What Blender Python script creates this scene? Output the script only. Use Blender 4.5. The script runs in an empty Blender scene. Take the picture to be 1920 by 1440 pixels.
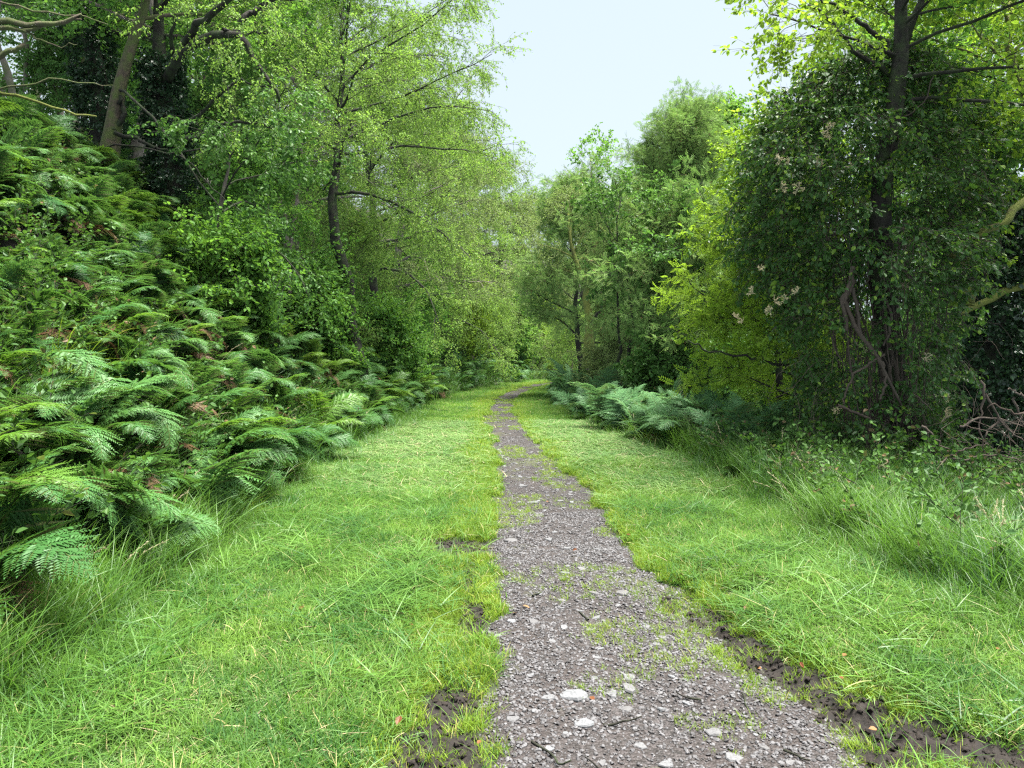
import bpy, math, random
import numpy as np
from mathutils import Vector, Matrix

# ------------------------------------------------------------------ camera, sky, sun, exposure
SC = bpy.context.scene
COL = SC.collection
F = 1423.0          # focal length of the photograph in its own pixels
HZ = 650.0          # horizon row
EYE = 1.6
cam_d = bpy.data.cameras.new('camera')
cam = bpy.data.objects.new('camera', cam_d)
COL.objects.link(cam)
cam.location = (0, 0, EYE)
cam.rotation_euler = (math.radians(90), 0, 0)
cam_d.sensor_width = 36
cam_d.lens = 36 * F / 1920
cam_d.shift_y = -(720 - HZ) / 1920
cam_d.clip_start = 0.05
cam_d.clip_end = 3000
SC.camera = cam

SUN_EL, SUN_AZ = 75.0, 100.0      # degrees; azimuth measured from straight ahead, negative = left
world = bpy.data.worlds.new('World')
SC.world = world
world.use_nodes = True
wt = world.node_tree
bg = wt.nodes['Background']
sky = wt.nodes.new('ShaderNodeTexSky')
sky.sky_type = 'NISHITA'
sky.sun_disc = False
sky.sun_elevation = math.radians(SUN_EL)
sky.sun_rotation = math.radians(SUN_AZ)
sky.dust_density = 3.0
hsv = wt.nodes.new('ShaderNodeHueSaturation')
hsv.inputs['Saturation'].default_value = 0.35
wt.links.new(sky.outputs[0], hsv.inputs['Color'])
cl = wt.nodes.new('ShaderNodeMix')          # thin even cloud in front of the clear sky
cl.data_type = 'RGBA'
cl.inputs['Factor'].default_value = 0.88
cl.inputs['B'].default_value = (.92, 1.12, 1.25, 1)
wt.links.new(hsv.outputs[0], cl.inputs['A'])
wt.links.new(cl.outputs['Result'], bg.inputs['Color'])
bg.inputs['Strength'].default_value = 0.05

sun_d = bpy.data.lights.new('sun', 'SUN')
sun_d.energy = 1.5
sun_d.angle = math.radians(34)
sun_d.color = (1.0, 0.97, 0.9)
sun = bpy.data.objects.new('sun', sun_d)
COL.objects.link(sun)
_e, _a = math.radians(SUN_EL), math.radians(SUN_AZ)
_dir = Vector((math.sin(_a) * math.cos(_e), math.cos(_a) * math.cos(_e), math.sin(_e)))
sun.rotation_euler = _dir.to_track_quat('Z', 'Y').to_euler()

vs = SC.view_settings
vs.view_transform = 'Standard'
vs.look = 'None'
vs.gamma = 1.0
vs.use_curve_mapping = False
vs.exposure = 3.75
cy = SC.cycles
cy.max_bounces = 7
cy.diffuse_bounces = 5
cy.use_fast_gi = True
cy.fast_gi_method = 'REPLACE'
cy.ao_bounces_render = 1
world.light_settings.distance = 1.0
world.light_settings.ao_factor = 1.0
cy.glossy_bounces = 2
cy.transmission_bounces = 5
cy.transparent_max_bounces = 4
cy.caustics_reflective = False
cy.caustics_refractive = False
cy.use_denoising = False
cy.filter_width = 1.3

# ------------------------------------------------------------------ small maths
def rg(seed):
    return np.random.default_rng(seed)

def W(px, py, d):
    """a pixel of the 1920x1440 photograph at depth d"""
    return np.array([(px - 960) * d / F, d, EYE + (HZ - py) * d / F])

def nrm(v):
    return v / (np.linalg.norm(v, axis=-1, keepdims=True) + 1e-9)

_T = rg(5).random((256, 256))
def vn(x, y):
    x = np.asarray(x, float); y = np.asarray(y, float)
    xi = np.floor(x).astype(int); yi = np.floor(y).astype(int)
    fx = x - xi; fy = y - yi
    fx = fx * fx * (3 - 2 * fx); fy = fy * fy * (3 - 2 * fy)
    a = _T[xi & 255, yi & 255]; b = _T[(xi + 1) & 255, yi & 255]
    c = _T[xi & 255, (yi + 1) & 255]; d = _T[(xi + 1) & 255, (yi + 1) & 255]
    return (a * (1 - fx) + b * fx) * (1 - fy) + (c * (1 - fx) + d * fx) * fy

def fbm(x, y, o=4):
    s = 0; a = .5; t = 0
    for i in range(o):
        s = s + a * vn(x * 2 ** i + 17 * i, y * 2 ** i + 31 * i); t += a; a *= .5
    return s / t

def sstep(a, b, x):
    t = np.clip((x - a) / (b - a), 0, 1)
    return t * t * (3 - 2 * t)

def frame(d, up=(0, 0, 1), roll=None):
    """rotation matrices whose Y axis is d and whose Z axis is near up"""
    d = nrm(np.asarray(d, float))
    up = np.broadcast_to(np.asarray(up, float), d.shape)
    x = nrm(np.cross(d, up) + 1e-6)
    z = np.cross(x, d)
    if roll is not None:
        c = np.cos(roll)[:, None]; s = np.sin(roll)[:, None]
        x, z = x * c + z * s, z * c - x * s
    return np.stack([x, d, z], axis=-1)

def to_euler(R):
    ry = np.arcsin(np.clip(-R[:, 2, 0], -1, 1))
    rx = np.arctan2(R[:, 2, 1], R[:, 2, 2])
    rz = np.arctan2(R[:, 1, 0], R[:, 0, 0])
    return np.stack([rx, ry, rz], axis=-1)

# ------------------------------------------------------------------ lie of the land
def cv(y, pts):
    return np.interp(y, [p[0] for p in pts], [p[1] for p in pts])
PL = [(-6, -.1), (2.9, -.11), (5, -.09), (6.5, -.13), (9.1, -.24), (11.4, -.24), (13.4, -.33), (16.3, -.66), (19, -.62),
      (22.8, -.6), (26.8, -.30), (31.6, .45), (36, 2.3), (42, 6), (50, 11.5), (70, 30)]
PR = [(-6, 1.4), (2.9, 1.50), (3.5, 1.38), (4.14, 1.27), (5.06, 1.12), (6.5, .95), (7.6, .93), (9.1, .82), (11.4, .56), (13.4, .40),
      (16.3, .24), (19, .05), (22.8, .07), (26.8, .55), (31.6, 1.3), (36, 3.2), (42, 7), (50, 12.6), (70, 31)]
XL = [(-6, -2.2), (4, -2.15), (6.5, -2.3), (9, -2.5), (11.4, -2.5), (15.2, -2.35), (20.7, -2.15), (26.8, -1.5), (32.5, 0), (35.6, 1.0),
      (41, 4), (46, 8), (54, 14.5), (70, 29)]
XR = [(-6, 3.2), (4, 2.9), (5, 2.65), (6.5, 2.5), (10.3, 2.45), (13.4, 2.0), (17.5, 1.7), (25, 1.5), (31, 2.2), (35, 3.4), (40, 6), (46, 10.5),
      (55, 18), (70, 33)]

def mud(x, y):
    m = np.zeros(np.broadcast(x, y).shape)
    for (cx, cy_, rx, ry) in ((-.30, 2.95, .15, .28), (-.26, 3.42, .12, .15), (-.24, 4.55, .07, .3), (-.44, 6.1, .20, .24), (-.66, 5.9, .16, .10),
                              (1.16, 4.4, .12, .3), (1.26, 4.0, .13, .24), (1.38, 3.65, .15, .2), (1.52, 3.35, .17, .16), (1.68, 3.12, .2, .14), (1.50, 3.0, .1, .1),
                              (1.95, 2.9, .2, .14), (1.05, 4.85, .1, .25), (-1.67, 4.3, .09, .08), (2.9, 5.0, .14, .08), (1.53, 4.95, .12, .09), (-2.35, 6.6, .2, .1),
                              (-.3, 5.3, .05, .3), (2.15, 4.05, .1, .06)):
        m = np.maximum(m, np.exp(-((x - cx) / (rx * 1.2)) ** 2 - ((y - cy_) / (ry * 1.15)) ** 2))
    return np.clip(m * (.45 + 1.1 * fbm(x * 6 + 3, y * 6 + 8, 3)), 0, 1)

def pathmask(x, y):
    n = (fbm(x * 1.1 + 40, y * 1.6 + 9, 4) - .5)
    n2 = (fbm(x * 7 + 4, y * 7 + 2, 3) - .5)
    w = .38 * n + .22 * n2
    return sstep(-.10, .10, x - cv(y, PL) + w) * sstep(-.10, .10, cv(y, PR) - x + w)

def height(x, y):
    x = np.asarray(x, float); y = np.asarray(y, float)
    t = cv(y, XL) - x
    k = np.where(y > 30, np.interp(y, [30, 42], [1, .72]), 1.0)
    t = t * k
    s = np.clip(t, 0, None)
    bank = np.where(s < .9, .5 * s * s / .9 * .92, .92 * (s - .45))
    top = .92 * (5.6 - .45)
    bank = np.where(s > 5.6, top + .42 * (s - 5.6), bank)
    bank = np.where(s > 40, top + .42 * 34.4 + .1 * (s - 40), bank)
    bank = bank * np.interp(y, [-6, 60, 90], [1, 1, .8])
    bump = (fbm(x * .55 + 3, y * .55 + 7, 4) - .5) * np.clip(s * .5, 0, 1.0) * .9
    r = np.clip(x - cv(y, XR) - .5, 0, None)
    fall = -.11 * r - .05 * np.clip(r - 3, 0, 6)
    fall = np.maximum(fall, -3.0) + (fbm(x * .4 + 30, y * .4, 3) - .5) * np.clip(r * .4, 0, .5)
    micro = (fbm(x * 1.4, y * 1.4 + 50, 4) - .5) * .07
    inside = np.clip(1 - np.abs((x - (cv(y, XL) + cv(y, XR)) / 2)) / 2.2, 0, 1)
    return bank + bump + fall + micro - .03 * inside

def ground_z(x, y):
    m = mud(x, y)
    return height(x, y) - .035 * pathmask(x, y) - m * .05 + m * ((fbm(x * 9, y * 9, 4) - .45) * .16 + (fbm(x * 34, y * 34, 2) - .5) * .06)

# ------------------------------------------------------------------ mesh and object helpers
def mk_mesh(name, V, T=None, Q=None, mats=(), matidx=None, attrs=None, smooth=False):
    me = bpy.data.meshes.new(name)
    V = np.asarray(V, np.float32)
    me.vertices.add(len(V))
    me.vertices.foreach_set('co', V.ravel())
    loops = []; tot = []
    if T is not None and len(T):
        T = np.asarray(T, np.int32); loops.append(T.ravel()); tot.append(np.full(len(T), 3, np.int32))
    if Q is not None and len(Q):
        Q = np.asarray(Q, np.int32); loops.append(Q.ravel()); tot.append(np.full(len(Q), 4, np.int32))
    if loops:
        L = np.concatenate(loops); tt = np.concatenate(tot)
        st = np.concatenate([[0], np.cumsum(tt)[:-1]]).astype(np.int32)
        me.loops.add(len(L)); me.loops.foreach_set('vertex_index', L)
        me.polygons.add(len(tt)); me.polygons.foreach_set('loop_start', st)
        if matidx is not None:
            me.polygons.foreach_set('material_index', np.asarray(matidx, np.int32))
        me.polygons.foreach_set('use_smooth', np.full(len(tt), smooth, bool))
    for m in mats:
        me.materials.append(m)
    if attrs:
        for k, (ty, v) in attrs.items():
            a = me.attributes.new(k, ty, 'POINT')
            v = np.asarray(v)
            if ty == 'FLOAT': a.data.foreach_set('value', v.astype(np.float32).ravel())
            elif ty == 'INT': a.data.foreach_set('value', v.astype(np.int32).ravel())
            else: a.data.foreach_set('vector', v.astype(np.float32).ravel())
    me.update(calc_edges=True)
    me.validate()
    return me

def link(name, data, parent=None, loc=None, rot=None, scl=None, **props):
    o = bpy.data.objects.new(name, data)
    COL.objects.link(o)
    if parent is not None: o.parent = parent
    if loc is not None: o.location = loc
    if rot is not None: o.rotation_euler = rot
    if scl is not None: o.scale = (scl, scl, scl) if np.isscalar(scl) else scl
    for k, v in props.items(): o[k] = v
    return o

def thing(name, label, cat, loc=(0, 0, 0), rot=None, scl=None, group=None):
    o = link(name, None, None, loc, rot, scl, label=label, category=cat)
    o.empty_display_size = .2
    if group: o['group'] = group
    return o

class Geo:
    """collects triangles with a material slot and a tint per vertex"""
    def __init__(s):
        s.V = []; s.T = []; s.M = []; s.A = []; s.n = 0
    def add(s, V, T, m=0, tint=None):
        V = np.asarray(V, float); T = np.asarray(T, int)
        s.V.append(V); s.T.append(T + s.n); s.M.append(np.full(len(T), m)); s.n += len(V)
        s.A.append(np.full(len(V), .5) if tint is None else np.asarray(tint, float))
    def place(s, tpl, P, R, S, m=0, tint=None):
        tv, tf = tpl
        P = np.asarray(P, float); N = len(P)
        if N == 0: return
        S = np.broadcast_to(np.asarray(S, float), (N,)) if np.ndim(S) < 2 else np.asarray(S, float)
        tvs = tv[None] * (S[:, None, None] if S.ndim == 1 else S[:, None, :])
        V = np.einsum('nij,nkj->nki', R, tvs) + P[:, None, :]
        T = tf[None] + (np.arange(N) * len(tv))[:, None, None]
        t = np.repeat(np.full(N, .5) if tint is None else tint, len(tv))
        s.add(V.reshape(-1, 3), T.reshape(-1, 3), m, t)
    def tube(s, P, r, sides=5, m=1, tint=None, rough=0.0, rng=None):
        P = np.asarray(P, float); n = len(P)
        r = np.broadcast_to(np.asarray(r, float), (n,))
        d = np.gradient(P, axis=0)
        R = frame(d, up=(0.13, .31, .94) if abs(nrm(P[-1] - P[0])[2]) < .9 else (1, 0.2, 0))
        a = np.arange(sides) / sides * 2 * math.pi
        rr = r[:, None] * np.ones(sides)[None]
        if rough and rng is not None:
            ph = rng.random(4) * 6
            k = np.arange(n)[:, None]
            rr = rr * (1 + rough * (np.sin(a * 2 + ph[0] + k * .35) * .5 + np.sin(a * 3 + ph[1] - k * .5) * .4 + (rng.random((n, sides)) - .5) * .5))
        V = P[:, None, :] + R[:, None, :, 0] * (np.cos(a)[None, :, None] * rr[..., None]) + R[:, None, :, 2] * (np.sin(a)[None, :, None] * rr[..., None])
        i = np.arange(n - 1)[:, None] * sides; j = np.arange(sides)[None]
        j2 = (j + 1) % sides
        q = np.stack([i + j, i + j2, i + sides + j2, i + sides + j], -1).reshape(-1, 4)
        T = np.concatenate([q[:, [0, 1, 2]], q[:, [0, 2, 3]]])
        V = V.reshape(-1, 3)
        # close the tip
        V = np.concatenate([V, P[-1:]]); e = (n - 1) * sides
        cap = np.array([[e + k, e + (k + 1) % sides, n * sides] for k in range(sides)])
        s.add(V, np.concatenate([T, cap]), m, tint)
    def mesh(s, name, mats, smooth=False):
        V = np.concatenate(s.V); T = np.concatenate(s.T)
        return mk_mesh(name, V, T, None, mats, np.concatenate(s.M), {'tint': ('FLOAT', np.concatenate(s.A))}, smooth)

RH = (np.array([[0, 0, 0], [-.30, .45, .07], [.30, .45, .07], [0, 1, -.06]], float), np.array([[0, 2, 3], [0, 3, 1]]))
OV = (np.array([[0, 0, 0], [-.30, .28, .07], [-.27, .64, .05], [0, 1, -.1], [.27, .64, .05], [.30, .28, .07]], float),
      np.array([[0, 5, 4], [0, 4, 3], [0, 3, 2], [0, 2, 1]]))
RD = (np.array([[0, 0, 0], [-.42, .25, .06], [-.44, .62, .06], [-.15, .92, 0], [0, 1.02, -.06], [.15, .92, 0], [.44, .62, .06], [.42, .25, .06]], float),
      np.array([[0, 7, 6], [0, 6, 5], [0, 5, 4], [0, 4, 3], [0, 3, 2], [0, 2, 1]]))
LF = (np.array([[0, 0, 0], [-.14, .4, .03], [.14, .4, .03], [0, 1, -.05]], float), np.array([[0, 2, 3], [0, 3, 1]]))

# ------------------------------------------------------------------ materials
def nt(mat):
    t = mat.node_tree
    for n in list(t.nodes): t.nodes.remove(n)
    return t

def leafmat(name, dark, light, trans, tfac=.38, rough=.5, spec=.22, rand=.35, patch=.0, pscale=.7, off=None, offamt=.06):
    m = bpy.data.materials.new(name); m.use_nodes = True
    t = nt(m); N = t.nodes.new; L = t.links.new
    at = N('ShaderNodeAttribute'); at.attribute_name = 'tint'
    oi = N('ShaderNodeObjectInfo')
    a = N('ShaderNodeMath'); a.operation = 'MULTIPLY_ADD'; a.inputs[1].default_value = rand; L(oi.outputs['Random'], a.inputs[0])
    b = N('ShaderNodeMath'); b.operation = 'MULTIPLY'; b.inputs[1].default_value = 1 - rand
    L(at.outputs['Fac'], b.inputs[0]); L(b.outputs[0], a.inputs[2])
    fac = a.outputs[0]
    if patch:
        ge = N('ShaderNodeNewGeometry'); no = N('ShaderNodeTexNoise'); no.inputs['Scale'].default_value = pscale
        no.inputs['Detail'].default_value = 3
        L(ge.outputs['Position'], no.inputs['Vector'])
        mr = N('ShaderNodeMapRange'); mr.inputs['From Min'].default_value = .32; mr.inputs['From Max'].default_value = .68
        mr.inputs['To Min'].default_value = -patch; mr.inputs['To Max'].default_value = patch
        L(no.outputs['Fac'], mr.inputs['Value'])
        c = N('ShaderNodeMath'); c.operation = 'ADD'; c.use_clamp = True
        L(fac, c.inputs[0]); L(mr.outputs[0], c.inputs[1]); fac = c.outputs[0]
    mx = N('ShaderNodeMix'); mx.data_type = 'RGBA'
    mx.inputs['A'].default_value = (*dark, 1); mx.inputs['B'].default_value = (*light, 1)
    L(fac, mx.inputs['Factor'])
    col = mx.outputs['Result']
    if off is not None:
        wn = N('ShaderNodeMath'); wn.operation = 'MULTIPLY_ADD'; wn.inputs[1].default_value = 37.13; L(at.outputs['Fac'], wn.inputs[0]); L(oi.outputs['Random'], wn.inputs[2])
        fr = N('ShaderNodeMath'); fr.operation = 'FRACT'; L(wn.outputs[0], fr.inputs[0])
        lt = N('ShaderNodeMath'); lt.operation = 'LESS_THAN'; lt.inputs[1].default_value = offamt; L(fr.outputs[0], lt.inputs[0])
        m2 = N('ShaderNodeMix'); m2.data_type = 'RGBA'; L(lt.outputs[0], m2.inputs['Factor']); L(col, m2.inputs['A'])
        m2.inputs['B'].default_value = (*off, 1); col = m2.outputs['Result']
    p = N('ShaderNodeBsdfPrincipled'); p.inputs['Roughness'].default_value = rough
    p.inputs['Specular IOR Level'].default_value = spec
    L(col, p.inputs['Base Color'])
    tr = N('ShaderNodeBsdfTranslucent')
    tm = N('ShaderNodeMix'); tm.data_type = 'RGBA'; tm.inputs['Factor'].default_value = .5
    L(col, tm.inputs['A']); tm.inputs['B'].default_value = (*trans, 1); L(tm.outputs['Result'], tr.inputs['Color'])
    ms = N('ShaderNodeMixShader'); ms.inputs[0].default_value = tfac
    L(p.outputs[0], ms.inputs[1]); L(tr.outputs[0], ms.inputs[2])
    o = N('ShaderNodeOutputMaterial'); L(ms.outputs[0], o.inputs['Surface'])
    return m

def rockmat(name, c1, c2, c3, scale, bump=.4, rough=.8, rnd=.5, moss=None, mossamt=.5, bdist=.01, detail=8, stretch=None):
    """two-tone noise with per-object variation; optional moss"""
    m = bpy.data.materials.new(name); m.use_nodes = True
    t = nt(m); N = t.nodes.new; L = t.links.new
    tc = N('ShaderNodeTexCoord')
    vec = tc.outputs['Object']
    if stretch:
        mp = N('ShaderNodeMapping'); mp.inputs['Scale'].default_value = stretch; L(vec, mp.inputs['Vector']); vec = mp.outputs[0]
    n1 = N('ShaderNodeTexNoise'); n1.inputs['Scale'].default_value = scale; n1.inputs['Detail'].default_value = detail; n1.inputs['Roughness'].default_value = .65
    L(vec, n1.inputs['Vector'])
    cr = N('ShaderNodeValToRGB'); cr.color_ramp.elements[0].position = .33; cr.color_ramp.elements[1].position = .68
    cr.color_ramp.elements[0].color = (*c1, 1); cr.color_ramp.elements[1].color = (*c2, 1)
    L(n1.outputs['Fac'], cr.inputs['Fac'])
    oi = N('ShaderNodeObjectInfo')
    mul = N('ShaderNodeMath'); mul.operation = 'MULTIPLY'; mul.inputs[1].default_value = rnd; L(oi.outputs['Random'], mul.inputs[0])
    mx = N('ShaderNodeMix'); mx.data_type = 'RGBA'; L(mul.outputs[0], mx.inputs['Factor']); L(cr.outputs[0], mx.inputs['A']); mx.inputs['B'].default_value = (*c3, 1)
    col = mx.outputs['Result']
    if moss:
        n2 = N('ShaderNodeTexNoise'); n2.inputs['Scale'].default_value = scale * .22; n2.inputs['Detail'].default_value = 5
        L(tc.outputs['Object'], n2.inputs['Vector'])
        mr = N('ShaderNodeMapRange'); mr.inputs['From Min'].default_value = 1 - mossamt - .12; mr.inputs['From Max'].default_value = 1 - mossamt + .12
        L(n2.outputs['Fac'], mr.inputs['Value'])
        m2 = N('ShaderNodeMix'); m2.data_type = 'RGBA'; L(mr.outputs[0], m2.inputs['Factor']); L(col, m2.inputs['A']); m2.inputs['B'].default_value = (*moss, 1)
        col = m2.outputs['Result']
    p = N('ShaderNodeBsdfPrincipled'); p.inputs['Roughness'].default_value = rough; L(col, p.inputs['Base Color'])
    bp = N('ShaderNodeBump'); bp.inputs['Strength'].default_value = bump; bp.inputs['Distance'].default_value = bdist
    L(n1.outputs['Fac'], bp.inputs['Height']); L(bp.outputs[0], p.inputs['Normal'])
    o = N('ShaderNodeOutputMaterial'); L(p.outputs[0], o.inputs['Surface'])
    return m

M = {}
M['birch'] = leafmat('birch_leaf', (0.115, 0.215, 0.04), (0.25, 0.41, 0.07), (0.372, 0.651, 0.062), .42, patch=.35, pscale=.6, off=(0.341, 0.388, 0.078), offamt=.03)
M['olive'] = leafmat('willow_leaf', (0.13, 0.2, 0.06), (0.25, 0.33, 0.1), (0.324, 0.459, 0.081), .4, patch=.3, pscale=.6)
M['broad'] = leafmat('hazel_leaf', (0.065, 0.17, 0.033), (0.16, 0.34, 0.05), (0.320, 0.640, 0.048), .42, rough=.45, patch=.3)
M['shade'] = leafmat('oak_leaf', (0.05, 0.13, 0.028), (0.125, 0.26, 0.05), (0.195, 0.420, 0.045), .35, rough=.4, patch=.3)
M['lime'] = leafmat('ash_leaf', (0.19, 0.32, 0.025), (0.31, 0.46, 0.045), (0.391, 0.632, 0.034), .5, rough=.45, patch=.15)
M['rowan'] = leafmat('rowan_leaf', (0.14, 0.27, 0.06), (0.28, 0.41, 0.11), (0.224, 0.420, 0.070), .35, rough=.45, patch=.35, off=(0.224, 0.098, 0.056), offamt=.03)
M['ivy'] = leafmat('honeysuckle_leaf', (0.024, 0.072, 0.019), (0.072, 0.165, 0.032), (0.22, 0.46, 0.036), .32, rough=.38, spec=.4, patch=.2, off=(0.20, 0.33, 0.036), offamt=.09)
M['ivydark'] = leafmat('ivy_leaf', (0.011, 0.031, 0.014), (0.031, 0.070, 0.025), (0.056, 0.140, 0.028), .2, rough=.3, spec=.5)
M['fern'] = leafmat('bracken_blade', (0.035, 0.118, 0.028), (0.105, 0.245, 0.066), (0.203, 0.432, 0.041), .32, rough=.42, spec=.25, rand=.75, patch=.35, pscale=.5)
M['fernlight'] = leafmat('young_fern_blade', (0.072, 0.192, 0.024), (0.156, 0.288, 0.036), (0.264, 0.504, 0.036), .38, rough=.45, spec=.4, rand=.7)
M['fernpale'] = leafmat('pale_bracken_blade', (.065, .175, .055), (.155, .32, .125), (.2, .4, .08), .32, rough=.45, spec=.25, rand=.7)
M['deadfern'] = leafmat('dead_bracken_blade', (.07, .035, .018), (.20, .12, .06), (.15, .08, .03), .15, rand=.6)
M['stemgreen'] = leafmat('fern_stalk', (.06, .09, .02), (.12, .14, .04), (.1, .12, .03), .05)
M['mown'] = leafmat('mown_grass_blade', (0.033, 0.102, 0.022), (0.155, 0.275, 0.042), (0.22, 0.5, 0.05), .38, rough=.55, spec=.18, rand=.45, patch=.6, pscale=1.5, off=(0.380, 0.345, 0.149), offamt=.05)
M['bright'] = leafmat('edge_grass_blade', (0.1, 0.19, 0.017), (0.22, 0.32, 0.03), (0.330, 0.528, 0.033), .36, rough=.5, rand=.4, patch=.4, pscale=1.3, off=(0.374, 0.330, 0.110), offamt=.06)
M['clip'] = leafmat('cut_grass_blade', (0.08, 0.18, 0.05), (0.21, 0.31, 0.10), (0.198, 0.34, 0.090), .25, rough=.55, rand=.4, patch=.3, off=(0.360, 0.306, 0.180), offamt=.08)
M['tall'] = leafmat('tall_grass_blade', (0.03, 0.1, 0.018), (0.115, 0.235, 0.036), (0.243, 0.513, 0.054), .34, rough=.45, spec=.4, rand=.45, patch=.6, pscale=1.1, off=(0.25, 0.26, 0.10), offamt=.02)
M['seed'] = leafmat('seed_head', (.20, .19, .10), (.34, .31, .18), (.3, .28, .15), .3)
M['rush'] = leafmat('wood_rush_blade', (0.072, 0.156, 0.014), (0.180, 0.288, 0.024), (0.300, 0.456, 0.024), .35, off=(0.300, 0.216, 0.072), offamt=.06)
M['under'] = leafmat('undergrowth_leaf', (0.035, 0.09, 0.022), (0.1, 0.21, 0.04), (0.168, 0.364, 0.028), .3, patch=.4, off=(0.168, 0.112, 0.056), offamt=.05)
M['weed'] = leafmat('dock_leaf', (0.045, 0.135, 0.022), (0.1, 0.22, 0.035), (0.180, 0.408, 0.036), .3, rough=.4)
M['petal'] = leafmat('honeysuckle_petal', (0.4, 0.34, 0.18), (0.55, 0.5, 0.32), (.7, .6, .35), .4)
M['deadleaf'] = leafmat('fallen_leaf', (.12, .035, .015), (.28, .15, .06), (.2, .1, .03), .15, rand=.9)
M['bark'] = rockmat('mossy_bark', (.035, .024, .016), (.12, .085, .055), (.07, .06, .04), 26, .9, .9, .5, moss=(.07, .095, .02), mossamt=.52, bdist=.03, stretch=(1, 1, .3))
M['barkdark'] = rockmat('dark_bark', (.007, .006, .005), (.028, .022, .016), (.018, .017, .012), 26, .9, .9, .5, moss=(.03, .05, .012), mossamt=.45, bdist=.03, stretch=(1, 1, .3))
M['barkpale'] = rockmat('pale_bark', (.07, .055, .04), (.22, .19, .15), (.12, .10, .08), 22, .7, .85, .6, moss=(.08, .10, .03), mossamt=.45, bdist=.02, stretch=(1, 1, .4))
M['barkmoss'] = rockmat('moss_covered_bark', (.06, .05, .02), (.12, .11, .04), (.09, .10, .03), 30, .9, .95, .3, moss=(.13, .15, .025), mossamt=.62, bdist=.03)
M['vine'] = rockmat('vine_stem', (.04, .027, .02), (.12, .085, .06), (.07, .055, .04), 30, .5, .85, .8)
M['twig'] = rockmat('dead_twig', (.05, .035, .026), (.14, .11, .085), (.07, .045, .032), 30, .5, .85, .7)
M['stone'] = rockmat('slate_stone', (0.08, 0.082, 0.088), (0.20, 0.205, 0.215), (0.08, 0.073, 0.072), 9, .35, .62, .75, bdist=.006)
M['pebble'] = rockmat('pebble', (0.012, 0.010, 0.010), (0.040, 0.035, 0.036), (0.125, 0.121, 0.127), 30, .4, .6, 1.0, bdist=.004)
M['clod'] = rockmat('soil_clod', (0.012, 0.008, 0.006), (0.034, 0.022, 0.017), (0.028, 0.020, 0.015), 40, .8, .8, .5, bdist=.01)

def ground_material():
    m = bpy.data.materials.new('soil_and_thatch'); m.use_nodes = True
    t = nt(m); N = t.nodes.new; L = t.links.new
    ge = N('ShaderNodeNewGeometry')
    n1 = N('ShaderNodeTexNoise'); n1.inputs['Scale'].default_value = 22; n1.inputs['Detail'].default_value = 8; n1.inputs['Roughness'].default_value = .7
    L(ge.outputs['Position'], n1.inputs['Vector'])
    soil = N('ShaderNodeValToRGB'); e = soil.color_ramp.elements
    e[0].position = .35; e[0].color = (.006, .004, .003, 1); e[1].position = .7; e[1].color = (.024, .0155, .0115, 1)
    L(n1.outputs['Fac'], soil.inputs['Fac'])
    th = N('ShaderNodeValToRGB'); e = th.color_ramp.elements
    e[0].position = .35; e[0].color = (.018, .030, .008, 1); e[1].position = .7; e[1].color = (.06, .085, .028, 1)
    L(n1.outputs['Fac'], th.inputs['Fac'])
    at = N('ShaderNodeAttribute'); at.attribute_name = 'grassy'
    mx = N('ShaderNodeMix'); mx.data_type = 'RGBA'; L(at.outputs['Fac'], mx.inputs['Factor']); L(soil.outputs[0], mx.inputs['A']); L(th.outputs[0], mx.inputs['B'])
    p = N('ShaderNodeBsdfPrincipled'); p.inputs['Roughness'].default_value = .85; L(mx.outputs['Result'], p.inputs['Base Color'])
    bp = N('ShaderNodeBump'); bp.inputs['Strength'].default_value = .9; bp.inputs['Distance'].default_value = .03
    L(n1.outputs['Fac'], bp.inputs['Height']); L(bp.outputs[0], p.inputs['Normal'])
    o = N('ShaderNodeOutputMaterial'); L(p.outputs[0], o.inputs['Surface'])
    return m

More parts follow.
